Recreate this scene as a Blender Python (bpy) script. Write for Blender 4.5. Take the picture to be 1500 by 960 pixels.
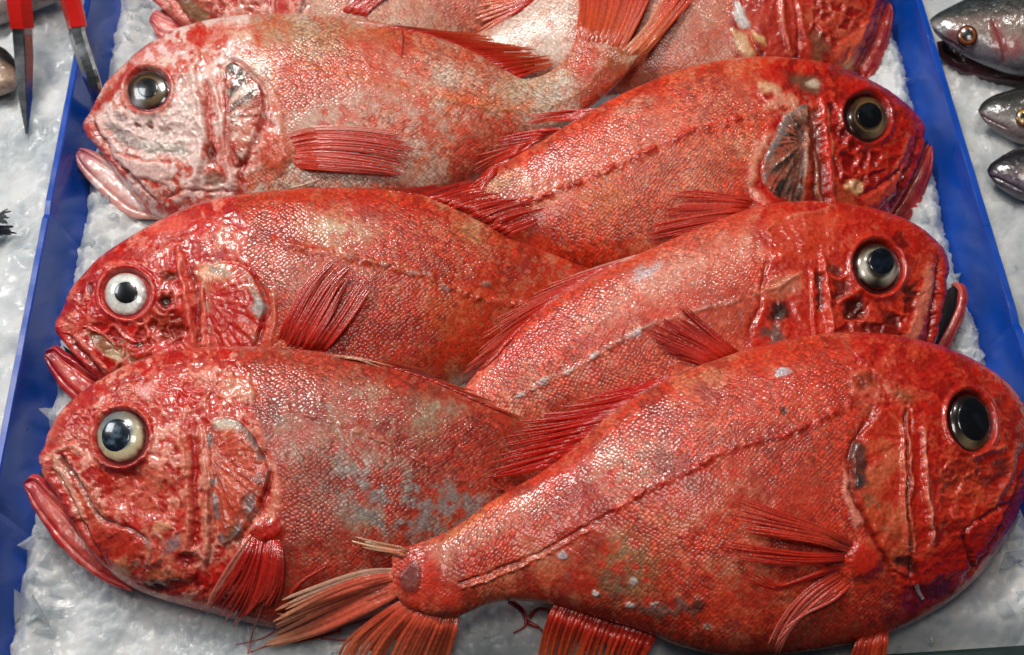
import bpy, math, random
import numpy as np
from mathutils import Vector
from mathutils.bvhtree import BVHTree

# ---------------------------------------------------------------- camera, light, exposure
S = bpy.context.scene
for o in list(bpy.data.objects):
    bpy.data.objects.remove(o)
PITCH = math.radians(55.4)
FPX = 2000.0                                    # focal length in photograph pixels
CAM = np.array((0.0, -0.477, 0.791))
FW = np.array((0.0, math.cos(PITCH), -math.sin(PITCH)))
UP = np.array((0.0, math.sin(PITCH), math.cos(PITCH)))
RT = np.array((1.0, 0.0, 0.0))
cam = bpy.data.cameras.new("camera")
cam.sensor_width = 36.0
cam.lens = FPX / 1500.0 * 36.0
cam.clip_start = 0.01
cam.clip_end = 50.0
cam.dof.use_dof = True
cam.dof.focus_distance = 0.80
cam.dof.aperture_fstop = 11.0
camo = bpy.data.objects.new("camera", cam)
camo.location = CAM
camo.rotation_euler = (math.pi / 2 - PITCH, 0, 0)
S.collection.objects.link(camo)
S.camera = camo
S.view_settings.view_transform = 'Standard'
S.view_settings.look = 'None'
S.view_settings.gamma = 1.0
S.view_settings.use_curve_mapping = False
S.view_settings.exposure = 0.0

w = bpy.data.worlds.new("World")
S.world = w
w.use_nodes = True
w.node_tree.nodes["Background"].inputs[0].default_value = (0.86, 0.93, 1.0, 1)
w.node_tree.nodes["Background"].inputs[1].default_value = 0.035


def area(name, loc, target, sx, sy, power, color, spread=180):
    l = bpy.data.lights.new(name, 'AREA')
    l.shape = 'RECTANGLE'
    l.size, l.size_y = sx, sy
    l.energy = power
    l.color = color
    l.spread = math.radians(spread)
    o = bpy.data.objects.new(name, l)
    o.location = loc
    d = Vector(target) - Vector(loc)
    o.rotation_euler = d.to_track_quat('-Z', 'Y').to_euler()
    S.collection.objects.link(o)
    return o


# hanging market lamps over the stall and an unseen soft daylight fill from the left
area("market_lamp", (-0.45, 0.70, 1.60), (-0.05, 0.05, 0.1), 0.34, 0.34, 19, (1.0, 0.96, 0.91))
area("market_lamp", (-0.05, -0.30, 1.85), (0, 0.0, 0.1), 0.45, 0.45, 7, (1.0, 0.96, 0.90))
area("market_lamp", (0.40, 0.75, 1.85), (0, 0.05, 0.1), 0.06, 0.06, 4, (1.0, 0.96, 0.90))
area("daylight_fill", (-1.7, 0.5, 1.5), (0, 0.05, 0.1), 0.6, 0.6, 12, (0.93, 0.97, 1.0))

# ---------------------------------------------------------------- helpers
COL = S.collection


def rays(P):
    P = np.asarray(P, float).reshape(-1, 2)
    d = FW + ((P[:, :1] - 750) / FPX) * RT - ((P[:, 1:] - 480) / FPX) * UP
    return d                                    # depth along the lens axis is 1


def project(P):
    v = P - CAM
    z = v @ FW
    return 750 + FPX * (v @ RT) / z, 480 - FPX * (v @ UP) / z


def at_z(px, py, z):
    d = rays([(px, py)])[0]
    return CAM + d * ((z - CAM[2]) / d[2])


def plane_hit(P, pt, n):
    d = rays(P)
    t = ((pt - CAM) @ n) / (d @ n)
    return CAM + d * t[:, None]


def lin(c):
    c = np.asarray(c, float) / 255.0
    return np.where(c <= 0.04045, c / 12.92, ((c + 0.055) / 1.055) ** 2.4)


def sstep(a, b, x):
    t = np.clip((x - a) / (b - a), 0, 1)
    return t * t * (3 - 2 * t)


def hsh(ix, iy, seed):
    h = (ix.astype(np.int64) * 374761393 + iy.astype(np.int64) * 668265263 + seed * 974711) & 0xFFFFFFFF
    h = ((h ^ (h >> 13)) * 1274126177) & 0xFFFFFFFF
    h = h ^ (h >> 16)
    return (h & 0xFFFFFF) / float(0xFFFFFF)


def vnoise(x, y, seed=0):
    ix = np.floor(x); iy = np.floor(y)
    fx = x - ix; fy = y - iy
    fx = fx * fx * fx * (fx * (fx * 6 - 15) + 10); fy = fy * fy * fy * (fy * (fy * 6 - 15) + 10)
    a = hsh(ix, iy, seed); b = hsh(ix + 1, iy, seed)
    c = hsh(ix, iy + 1, seed); d = hsh(ix + 1, iy + 1, seed)
    return (a * (1 - fx) + b * fx) * (1 - fy) + (c * (1 - fx) + d * fx) * fy


def fbm(x, y, seed=0, octv=4):
    s = 0; amp = 0.5; tot = 0
    for k in range(octv):
        c, sn = math.cos(0.6 + k), math.sin(0.6 + k)
        s = s + amp * vnoise((x * c - y * sn) * 2 ** k + 17.3 * k, (x * sn + y * c) * 2 ** k + 5.1 * k, seed + k * 7)
        tot += amp; amp *= 0.5
    return s / tot


def voronoi(x, y, seed=0, jit=0.9):
    ix = np.floor(x); iy = np.floor(y)
    f1 = np.full(x.shape, 9.0); f2 = np.full(x.shape, 9.0); cid = np.zeros(x.shape)
    cx = np.zeros(x.shape); cy = np.zeros(x.shape)
    for dx in (-1, 0, 1):
        for dy in (-1, 0, 1):
            jx = ix + dx; jy = iy + dy
            sx = jx + 0.5 + jit * (hsh(jx, jy, seed) - 0.5)
            sy = jy + 0.5 + jit * (hsh(jx, jy, seed + 11) - 0.5)
            d = np.hypot(sx - x, sy - y)
            m = d < f1
            f2 = np.where(m, f1, np.minimum(f2, d))
            cid = np.where(m, hsh(jx, jy, seed + 23), cid)
            cx = np.where(m, sx, cx); cy = np.where(m, sy, cy)
            f1 = np.where(m, d, f1)
    return f1, f2, cid, cx, cy


def spline(pts, n):
    """Catmull-Rom through pts, resampled to n points evenly along its length."""
    P = np.asarray(pts, float)
    if len(P) == 2:
        return P[0] + (P[1] - P[0]) * np.linspace(0, 1, n)[:, None]
    Q = np.vstack([2 * P[0] - P[1], P, 2 * P[-1] - P[-2]])
    out = []
    t = np.linspace(0, 1, 24, endpoint=False)[:, None]
    for i in range(1, len(Q) - 2):
        p0, p1, p2, p3 = Q[i - 1:i + 3]
        out.append(0.5 * (2 * p1 + (p2 - p0) * t + (2 * p0 - 5 * p1 + 4 * p2 - p3) * t ** 2
                          + (3 * p1 - p0 - 3 * p2 + p3) * t ** 3))
    C = np.vstack(out + [P[-1:]])
    L = np.r_[0, np.cumsum(np.linalg.norm(np.diff(C, axis=0), axis=1))]
    s = np.linspace(0, L[-1], n)
    return np.stack([np.interp(s, L, C[:, k]) for k in range(C.shape[1])], 1)


def seg_dist(X, Y, pts, closed=False):
    """distance to a polyline, and position 0..1 along it"""
    P = np.asarray(pts, float)
    if closed:
        P = np.vstack([P, P[:1]])
    best = np.full(X.shape, 1e9); pos = np.zeros(X.shape)
    n = len(P) - 1
    for i in range(n):
        a, b = P[i], P[i + 1]
        ab = b - a
        t = np.clip(((X - a[0]) * ab[0] + (Y - a[1]) * ab[1]) / max(ab @ ab, 1e-9), 0, 1)
        d = np.hypot(X - a[0] - t * ab[0], Y - a[1] - t * ab[1])
        m = d < best
        best = np.where(m, d, best); pos = np.where(m, (i + t) / n, pos)
    return best, pos


def poly_sd(X, Y, pts):
    """signed distance to polygon, negative inside"""
    P = np.asarray(pts, float)
    d, _ = seg_dist(X, Y, P, True)
    ins = np.zeros(X.shape, bool)
    j = len(P) - 1
    for i in range(len(P)):
        xi, yi = P[i]; xj, yj = P[j]
        if yi != yj:
            ins ^= ((yi > Y) != (yj > Y)) & (X < (xj - xi) * (Y - yi) / (yj - yi) + xi)
        j = i
    return np.where(ins, -d, d)


def mesh_obj(name, verts, faces, mat, parent=None, cols=None, attrs=None, uv=None, smooth=True):
    me = bpy.data.meshes.new(name)
    verts = np.asarray(verts, np.float32)
    if isinstance(faces, np.ndarray) and faces.ndim == 2:
        k = faces.shape[1]
        me.vertices.add(len(verts)); me.vertices.foreach_set("co", verts.ravel())
        me.loops.add(faces.size); me.loops.foreach_set("vertex_index", faces.astype(np.int32).ravel())
        me.polygons.add(len(faces))
        me.polygons.foreach_set("loop_start", np.arange(0, faces.size, k, dtype=np.int32))
        me.polygons.foreach_set("loop_total", np.full(len(faces), k, np.int32))
        me.update(calc_edges=True)
    else:
        me.from_pydata(verts.tolist(), [], [list(f) for f in faces])
    if cols is not None:
        a = me.color_attributes.new("Col", 'FLOAT_COLOR', 'POINT')
        a.data.foreach_set("color", np.c_[cols, np.ones(len(cols))].astype(np.float32).ravel())
    for k, v in (attrs or {}).items():
        a = me.attributes.new(k, 'FLOAT', 'POINT')
        a.data.foreach_set("value", np.asarray(v, np.float32))
    if uv is not None:
        u = me.uv_layers.new(name="UVMap")
        idx = np.empty(len(me.loops), np.int32)
        me.loops.foreach_get("vertex_index", idx)
        u.data.foreach_set("uv", np.asarray(uv, np.float32)[idx].ravel())
    if smooth:
        me.polygons.foreach_set("use_smooth", np.ones(len(me.polygons), bool))
    me.validate()
    me.materials.append(mat)
    o = bpy.data.objects.new(name, me)
    COL.objects.link(o)
    if parent is not None:
        o.parent = parent
        o.matrix_parent_inverse = parent.matrix_world.inverted()
    return o


def empty(name, loc, label, cat, group=None):
    o = bpy.data.objects.new(name, None)
    o.empty_display_size = 0.02
    COL.objects.link(o)
    o.location = [float(v) for v in loc]
    bpy.context.view_layer.update()
    o["label"] = label
    o["category"] = cat
    if group:
        o["group"] = group
    return o


def child(o, parent):
    o.parent = parent
    o.matrix_parent_inverse = parent.matrix_world.inverted()


# ---------------------------------------------------------------- materials
def new_mat(name):
    m = bpy.data.materials.new(name)
    m.use_nodes = True
    nt = m.node_tree
    return m, nt, nt.nodes["Principled BSDF"]


def nd(nt, t, **kw):
    n = nt.nodes.new(t)
    for k, v in kw.items():
        setattr(n, k, v)
    return n


def mth(nt, op, a, b=None, clamp=False):
    n = nd(nt, 'ShaderNodeMath', operation=op, use_clamp=clamp)
    for i, v in enumerate((a, b)):
        if v is None:
            continue
        if isinstance(v, (int, float)):
            n.inputs[i].default_value = v
        else:
            nt.links.new(v, n.inputs[i])
    return n.outputs[0]


def skin_material(name, scale_mm=1.95, edge=(0.30, 0.025, 0.012), rough=0.38, coat=0.55):
    m, nt, b = new_mat(name)
    L = nt.links.new
    col = nd(nt, 'ShaderNodeAttribute', attribute_name="Col")
    sm = nd(nt, 'ShaderNodeAttribute', attribute_name="scales")
    uv = nd(nt, 'ShaderNodeUVMap', uv_map="UVMap")
    # warp so that the scale rows are not ruled
    wn = nd(nt, 'ShaderNodeTexNoise'); wn.inputs['Scale'].default_value = 60
    L(uv.outputs[0], wn.inputs['Vector'])
    wsub = nd(nt, 'ShaderNodeVectorMath', operation='SUBTRACT'); wsub.inputs[1].default_value = (0.5, 0.5, 0.5)
    L(wn.outputs['Color'], wsub.inputs[0])
    wsc = nd(nt, 'ShaderNodeVectorMath', operation='SCALE'); wsc.inputs['Scale'].default_value = 0.007
    L(wsub.outputs[0], wsc.inputs[0])
    wadd = nd(nt, 'ShaderNodeVectorMath', operation='ADD')
    L(uv.outputs[0], wadd.inputs[0]); L(wsc.outputs[0], wadd.inputs[1])
    mp = nd(nt, 'ShaderNodeMapping')
    mp.inputs['Rotation'].default_value = (0, 0, math.radians(45))
    k = 1000.0 / scale_mm
    mp.inputs['Scale'].default_value = (k, k, k)
    st = nd(nt, 'ShaderNodeVectorMath', operation='MULTIPLY'); st.inputs[1].default_value = (0.82, 1.0, 1.0)
    L(wadd.outputs[0], st.inputs[0]); L(st.outputs[0], mp.inputs['Vector'])
    vo = nd(nt, 'ShaderNodeTexVoronoi', voronoi_dimensions='2D', feature='F1')
    vo.inputs['Scale'].default_value = 1.0
    vo.inputs['Randomness'].default_value = 0.58
    L(mp.outputs[0], vo.inputs['Vector'])
    dist = vo.outputs['Distance']
    rnd = nd(nt, 'ShaderNodeSeparateColor'); L(vo.outputs['Color'], rnd.inputs[0])
    # colour: own colour, each scale a touch different, rim of each scale redder
    vari = mth(nt, 'MULTIPLY_ADD', rnd.outputs[0], 0.7)
    vari.node.inputs[2].default_value = 0.70
    one = nd(nt, 'ShaderNodeMix', data_type='FLOAT')
    one.inputs[2].default_value = 1.0
    L(sm.outputs['Fac'], one.inputs[0]); L(vari, one.inputs[3])
    cmul = nd(nt, 'ShaderNodeVectorMath', operation='SCALE')
    L(col.outputs['Color'], cmul.inputs[0]); L(one.outputs[0], cmul.inputs['Scale'])
    rim = nd(nt, 'ShaderNodeMapRange', interpolation_type='SMOOTHSTEP')
    rim.inputs[1].default_value = 0.36; rim.inputs[2].default_value = 0.72
    rim.inputs[3].default_value = 0.0; rim.inputs[4].default_value = 0.72
    L(dist, rim.inputs[0])
    rimf = mth(nt, 'MULTIPLY', rim.outputs[0], sm.outputs['Fac'])
    mixr = nd(nt, 'ShaderNodeMix', data_type='RGBA')
    mixr.inputs[7].default_value = (*edge, 1)
    L(rimf, mixr.inputs[0]); L(cmul.outputs[0], mixr.inputs[6])
    # fine blood-vessel speckle
    sp = nd(nt, 'ShaderNodeTexNoise'); sp.inputs['Scale'].default_value = 520; sp.inputs['Detail'].default_value = 4
    L(uv.outputs[0], sp.inputs['Vector'])
    spr = nd(nt, 'ShaderNodeMapRange'); spr.inputs[1].default_value = 0.35; spr.inputs[2].default_value = 0.68
    spr.inputs[3].default_value = 0.76; spr.inputs[4].default_value = 1.18
    L(sp.outputs['Fac'], spr.inputs[0])
    c2 = nd(nt, 'ShaderNodeVectorMath', operation='SCALE')
    L(mixr.outputs[2], c2.inputs[0]); L(spr.outputs[0], c2.inputs['Scale'])
    L(c2.outputs[0], b.inputs['Base Color'])
    # relief
    dome = mth(nt, 'POWER', dist, 1.6)
    tilt = mth(nt, 'MULTIPLY', rnd.outputs[1], 0.35)
    hgt = mth(nt, 'SUBTRACT', tilt, dome)
    hgt2 = mth(nt, 'MULTIPLY', hgt, sm.outputs['Fac'])
    bm = nd(nt, 'ShaderNodeBump'); bm.inputs['Strength'].default_value = 0.8
    bm.inputs['Distance'].default_value = 0.00046
    L(hgt2, bm.inputs['Height'])
    n2 = nd(nt, 'ShaderNodeTexNoise'); n2.inputs['Scale'].default_value = 210; n2.inputs['Detail'].default_value = 3
    n2.inputs['Roughness'].default_value = 0.5
    L(uv.outputs[0], n2.inputs['Vector'])
    bm2 = nd(nt, 'ShaderNodeBump'); bm2.inputs['Strength'].default_value = 0.45
    bm2.inputs['Distance'].default_value = 0.0007
    n3 = nd(nt, 'ShaderNodeTexNoise'); n3.inputs['Scale'].default_value = 640; n3.inputs['Detail'].default_value = 2
    L(uv.outputs[0], n3.inputs['Vector'])
    nsum = mth(nt, 'ADD', n2.outputs['Fac'], mth(nt, 'MULTIPLY', n3.outputs['Fac'], 0.22))
    L(nsum, bm2.inputs['Height']); L(bm.outputs[0], bm2.inputs['Normal'])
    L(bm2.outputs[0], b.inputs['Normal'])
    L(bm2.outputs[0], b.inputs['Coat Normal'])
    rr = nd(nt, 'ShaderNodeMapRange'); rr.inputs[3].default_value = rough - 0.12; rr.inputs[4].default_value = rough + 0.16
    L(sp.outputs['Fac'], rr.inputs[0]); L(rr.outputs[0], b.inputs['Roughness'])
    b.inputs['Specular IOR Level'].default_value = 0.38
    cw = nd(nt, 'ShaderNodeMapRange'); cw.inputs[3].default_value = min(1.0, coat + .15); cw.inputs[4].default_value = coat
    L(sm.outputs['Fac'], cw.inputs[0]); L(cw.outputs[0], b.inputs['Coat Weight'])
    b.inputs['Coat Roughness'].default_value = 0.12
    b.inputs['Coat IOR'].default_value = 1.45
    b.inputs['Subsurface Weight'].default_value = 0.12
    b.inputs['Subsurface Radius'].default_value = (0.006, 0.0018, 0.001)
    b.inputs['Subsurface Scale'].default_value = 1.0
    return m


def coat_material(name, rough=0.3, coat=0.8, coat_rough=0.08, bump=0.3, bscale=500, trans=0.0):
    m, nt, b = new_mat(name)
    L = nt.links.new
    col = nd(nt, 'ShaderNodeAttribute', attribute_name="Col")
    tc = nd(nt, 'ShaderNodeTexCoord')
    n = nd(nt, 'ShaderNodeTexNoise'); n.inputs['Scale'].default_value = bscale; n.inputs['Detail'].default_value = 4
    L(tc.outputs['Object'], n.inputs['Vector'])
    mr = nd(nt, 'ShaderNodeMapRange'); mr.inputs[1].default_value = 0.3; mr.inputs[2].default_value = 0.7
    mr.inputs[3].default_value = 0.84; mr.inputs[4].default_value = 1.12
    L(n.outputs['Fac'], mr.inputs[0])
    sc = nd(nt, 'ShaderNodeVectorMath', operation='SCALE')
    L(col.outputs['Color'], sc.inputs[0]); L(mr.outputs[0], sc.inputs['Scale'])
    L(sc.outputs[0], b.inputs['Base Color'])
    b.inputs['Roughness'].default_value = rough
    b.inputs['Coat Weight'].default_value = coat
    b.inputs['Coat Roughness'].default_value = coat_rough
    if bump:
        bm = nd(nt, 'ShaderNodeBump'); bm.inputs['Strength'].default_value = bump
        bm.inputs['Distance'].default_value = 0.0008
        L(n.outputs['Fac'], bm.inputs['Height']); L(bm.outputs[0], b.inputs['Normal']); L(bm.outputs[0], b.inputs['Coat Normal'])
    if trans:
        tr = nd(nt, 'ShaderNodeBsdfTranslucent')
        L(sc.outputs[0], tr.inputs['Color'])
        mx = nd(nt, 'ShaderNodeMixShader'); mx.inputs[0].default_value = trans
        L(b.outputs[0], mx.inputs[1]); L(tr.outputs[0], mx.inputs[2])
        L(mx.outputs[0], nt.nodes['Material Output'].inputs['Surface'])
    return m


def plain_material(name, color, rough=0.4, metallic=0.0, coat=0.0, nscale=60, namt=0.12, bump=0.15):
    m, nt, b = new_mat(name)
    L = nt.links.new
    tc = nd(nt, 'ShaderNodeTexCoord')
    n = nd(nt, 'ShaderNodeTexNoise'); n.inputs['Scale'].default_value = nscale; n.inputs['Detail'].default_value = 6
    L(tc.outputs['Object'], n.inputs['Vector'])
    mr = nd(nt, 'ShaderNodeMapRange'); mr.inputs[1].default_value = 0.3; mr.inputs[2].default_value = 0.7
    mr.inputs[3].default_value = 1 - namt; mr.inputs[4].default_value = 1 + namt
    L(n.outputs['Fac'], mr.inputs[0])
    rgb = nd(nt, 'ShaderNodeRGB'); rgb.outputs[0].default_value = (*color, 1)
    sc = nd(nt, 'ShaderNodeVectorMath', operation='SCALE')
    L(rgb.outputs[0], sc.inputs[0]); L(mr.outputs[0], sc.inputs['Scale'])
    L(sc.outputs[0], b.inputs['Base Color'])
    b.inputs['Metallic'].default_value = metallic
    r2 = nd(nt, 'ShaderNodeMapRange'); r2.inputs[3].default_value = rough - 0.1; r2.inputs[4].default_value = rough + 0.12
    L(n.outputs['Fac'], r2.inputs[0]); L(r2.outputs[0], b.inputs['Roughness'])
    b.inputs['Coat Weight'].default_value = coat
    b.inputs['Coat Roughness'].default_value = 0.08
    if bump:
        bm = nd(nt, 'ShaderNodeBump'); bm.inputs['Strength'].default_value = bump
        bm.inputs['Distance'].default_value = 0.001
        L(n.outputs['Fac'], bm.inputs['Height']); L(bm.outputs[0], b.inputs['Normal'])
    return m


def ice_material(name, tint=(0.90, 0.92, 0.92)):
    m, nt, b = new_mat(name)
    L = nt.links.new
    tc = nd(nt, 'ShaderNodeTexCoord')
    n = nd(nt, 'ShaderNodeTexNoise'); n.inputs['Scale'].default_value = 28; n.inputs['Detail'].default_value = 6
    n.inputs['Roughness'].default_value = 0.6
    L(tc.outputs['Object'], n.inputs['Vector'])
    cr = nd(nt, 'ShaderNodeValToRGB')
    cr.color_ramp.elements[0].position = 0.34; cr.color_ramp.elements[0].color = (0.56, 0.61, 0.64, 1)
    cr.color_ramp.elements[1].position = 0.60; cr.color_ramp.elements[1].color = (*tint, 1)
    L(n.outputs['Fac'], cr.inputs[0])
    L(cr.outputs[0], b.inputs['Base Color'])
    v = nd(nt, 'ShaderNodeTexVoronoi', feature='F1'); v.inputs['Scale'].default_value = 150
    L(tc.outputs['Object'], v.inputs['Vector'])
    n2 = nd(nt, 'ShaderNodeTexNoise'); n2.inputs['Scale'].default_value = 260; n2.inputs['Detail'].default_value = 6
    L(tc.outputs['Object'], n2.inputs['Vector'])
    ad = mth(nt, 'ADD', mth(nt, 'MULTIPLY', v.outputs['Distance'], 0.5), n2.outputs['Fac'])
    bm = nd(nt, 'ShaderNodeBump'); bm.inputs['Strength'].default_value = 0.30; bm.inputs['Distance'].default_value = 0.0012
    L(ad, bm.inputs['Height']); L(bm.outputs[0], b.inputs['Normal'])
    rr = nd(nt, 'ShaderNodeMapRange'); rr.inputs[1].default_value = .35; rr.inputs[2].default_value = .65
    rr.inputs[3].default_value = .34; rr.inputs[4].default_value = .12
    n4 = nd(nt, 'ShaderNodeTexNoise'); n4.inputs['Scale'].default_value = 45; n4.inputs['Detail'].default_value = 5
    L(tc.outputs['Object'], n4.inputs['Vector']); L(n4.outputs['Fac'], rr.inputs[0]); L(rr.outputs[0], b.inputs['Roughness'])
    b.inputs['IOR'].default_value = 1.31
    b.inputs['Subsurface Weight'].default_value = 0.9
    b.inputs['Subsurface Radius'].default_value = (0.010, 0.013, 0.015)
    b.inputs['Subsurface Scale'].default_value = 1.0
    b.inputs['Transmission Weight'].default_value = 0.22
    return m


M_SKIN = skin_material("red_fish_skin")
M_GREY = skin_material("grey_fish_skin", 4.0, (0.02, 0.022, 0.025), 0.3, 0.8)
M_FIN = coat_material("fin", 0.34, 0.8, 0.08, 0.45, 420, 0.15)
M_EYE = coat_material("eye", 0.22, 1.0, 0.02, 0.0, 900)
M_FLESH = coat_material("jaw_flesh", 0.36, 0.55, 0.10, 0.6, 260)
M_DARK = plain_material("mouth_lining", (0.006, 0.003, 0.003), 0.6)
M_ICE = ice_material("crushed_ice")
M_BLUE = plain_material("blue_plastic", (0.0005, 0.060, 0.40), 0.30, coat=0.25, nscale=45, namt=0.14, bump=0.12)
M_STEEL = plain_material("tong_steel", (0.42, 0.43, 0.44), 0.26, 1.0, nscale=90)
M_GRIP = plain_material("red_grip", (0.62, 0.012, 0.008), 0.32, coat=0.3, bump=0.05)
M_COUNTER = plain_material("dark_counter", (0.012, 0.028, 0.026), 0.35)
M_LABEL = None
# ---------------------------------------------------------------- the setting: counter, ice, tray
RIM = 0.100
ICE = 0.065
FLARE = 0.30                                     # inner wall leans out by this per unit of height


def rim_line(p, q):
    a, b = at_z(*p, RIM), at_z(*q, RIM)
    return lambda y: a[0] + (b[0] - a[0]) * (y - a[1]) / (b[1] - a[1])


rim_left = rim_line((126, 0), (6, 620))
rim_right = rim_line((1349, 0), (1500, 497))
Y_FRONT = at_z(1400, 952, ICE)[1] + 0.002
Y_BACK = 0.46


def inner_left(y, z):
    return rim_left(y) + 0.003 + (RIM - z) * FLARE


def inner_right(y, z):
    return rim_right(y) - 0.003 - (RIM - z) * FLARE


def flakes(x, y, size, seed):
    """height of slanted ice flakes, in units of size"""
    f1, f2, cid, cx, cy = voronoi(x / size, y / size, seed, 1.0)
    ang = cid * 37.7
    tilt = np.cos(ang) * (x / size - cx) + np.sin(ang) * (y / size - cy)
    edge = sstep(0.0, 0.16, f2 - f1)
    return (0.55 * (cid * 7.31 % 1.0) + 0.55 * tilt) * edge


def nuggets(x, y, size, seed):
    f1, f2, cid, cx, cy = voronoi(x / size, y / size, seed, 1.0)
    return (1 - np.clip(f1, 0, 1) ** 2) * (.4 + .6 * cid) * sstep(0, .12, f2 - f1)


def ice_relief(x, y, seed, edge=0):
    h = 0.0060 * (fbm(x / 0.05, y / 0.05, seed) - 0.5) * 2
    rough = sstep(0.38, 0.62, fbm(x / 0.06 + 9, y / 0.06, seed + 3))
    h = h + rough * (0.0040 * flakes(x + 0.004 * fbm(x / .01, y / .01, 5), y, 0.021, seed + 1)
                     + 0.0020 * flakes(x, y, 0.010, seed + 2))
    lump = np.clip(sstep(0.46, 0.64, fbm(x / 0.045 + 3, y / 0.045, seed + 8)) + edge, 0, 1)
    wx = x + .004 * fbm(x / .012, y / .012, 71); wy = y + .004 * fbm(x / .012, y / .012, 72)
    h = h + lump * (0.0045 * nuggets(wx, wy, 0.013, seed + 6) + 0.0025 * nuggets(wx, wy, 0.006, seed + 7))
    h = h + 0.0010 * fbm(x / 0.008, y / 0.008, seed + 5, 3)
    grain = .25 + .75 * sstep(.42, .6, fbm(x / .03, y / .03, seed + 12))
    h = h + .0011 * grain * (hsh(np.floor(x * 2e5), np.floor(y * 2e5), seed) - .5) + .0016 * grain * flakes(x, y, .0045, seed + 13)
    return h


def grid_faces(nx, ny):
    i = np.arange((nx - 1) * (ny - 1))
    c = i % (nx - 1); r = i // (nx - 1)
    a = r * nx + c
    return np.stack([a, a + 1, a + 1 + nx, a + nx], 1)


def ice_sheet(name, fx0, fx1, y0, y1, z, nx, ny, seed, drop0, drop1, tilt=0.0):
    yy = np.linspace(y0, y1, ny)
    X = np.zeros((ny, nx)); Y = np.zeros((ny, nx)); Z = np.zeros((ny, nx))
    t = np.linspace(0, 1, nx)
    for r, y in enumerate(yy):
        a, b = fx0(y), fx1(y)
        if drop0:
            a += 0.010 * fbm(np.array([y / 0.03]), np.array([0.3]), seed + 40)[0] - 0.003
        if drop1:
            b -= 0.010 * fbm(np.array([y / 0.03]), np.array([7.3]), seed + 41)[0] - 0.003
        X[r] = a + (b - a) * t
        Y[r] = y
    ed_ = 0
    if drop0:
        ed_ = np.exp(-((X - X[:, :1]) / .03) ** 2) + np.exp(-((X[:, -1:] - X) / .03) ** 2)
    Z = z + ice_relief(X, Y, seed, .8 * ed_)
    d0 = X - X[:, :1]; d1 = X[:, -1:] - X
    if drop0:
        Z = Z - 0.012 * (1 - sstep(0, 0.012, d0)) + 0.008 * np.exp(-(d0 / 0.022) ** 2)
        Z[:, 0] = 0.004
    if drop1:
        Z = Z - 0.012 * (1 - sstep(0, 0.012, d1)) + 0.008 * np.exp(-(d1 / 0.022) ** 2)
        Z[:, -1] = 0.004
    de = (X - e0[0]) * -en[0] + (Y - e0[1]) * -en[1]         # distance behind the counter's front edging
    Z = Z - 0.016 * (1 - sstep(0.0, 0.022, de))
    V = np.stack([X.ravel(), Y.ravel(), Z.ravel()], 1)
    o = mesh_obj(name, V, grid_faces(nx, ny), M_ICE, smooth=False)
    o["kind"] = "stuff"
    return o, V, (nx, ny)


# counter under everything
cx = 1.2
cv = [(-cx, Y_FRONT - 0.001, -0.03), (cx, Y_FRONT - 0.001, -0.03), (cx, 0.9, -0.03), (-cx, 0.9, -0.03),
      (-cx, Y_FRONT - 0.001, -0.004), (cx, Y_FRONT - 0.001, -0.004), (cx, 0.9, -0.004), (-cx, 0.9, -0.004)]
cf = [(0, 3, 2, 1), (4, 5, 6, 7), (0, 1, 5, 4), (1, 2, 6, 5), (2, 3, 7, 6), (3, 0, 4, 7)]
o = mesh_obj("counter", cv, cf, M_COUNTER, smooth=False)
o["kind"] = "structure"
# raised dark edging that holds the ice at the front of the counter
e0 = at_z(1250, 962, ICE + 0.004); e1 = at_z(1500, 945.5, ICE + 0.004)
ed = (e1 - e0) / np.linalg.norm(e1 - e0)
en = np.array((ed[1], -ed[0], 0))
A = e0 - ed * 0.9; B = e1 + ed * 0.4
prof = [(0, 0), (0.0025, 0.0015), (0.045, 0.0015), (0.0475, -0.001), (0.0475, -0.09), (0.0, -0.09)]
ev = [tuple(P + en * u + np.array((0, 0, v))) for P in (A, B) for u, v in prof]
ef = [(i, (i + 1) % 6, (i + 1) % 6 + 6, i + 6) for i in range(6)] + [tuple(range(5, -1, -1)), tuple(range(6, 12))]
o = mesh_obj("counter_edge", ev, ef, M_COUNTER, smooth=False)
o["kind"] = "structure"

y_lo = Y_FRONT - 0.07
ice_in, ICE_V, ICE_N = ice_sheet("crushed_ice", lambda y: inner_left(y, ICE + .008) - 0.001, lambda y: inner_right(y, ICE + .008) + 0.001,
                                 y_lo + 0.045, Y_BACK - 0.02, ICE, 330, 400, 3, True, True)
ice_left, ICE_LV, ICE_LN = ice_sheet("crushed_ice", lambda y: -0.75, lambda y: rim_left(y) - 0.006, y_lo - 0.1, 0.75, 0.076, 180, 330, 21, False, False)
ice_right, ICE_RV, ICE_RN = ice_sheet("crushed_ice", lambda y: rim_right(y) + 0.006, lambda y: 0.85, y_lo - 0.1, 0.75, 0.072, 200, 330, 33, False, False)


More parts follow.
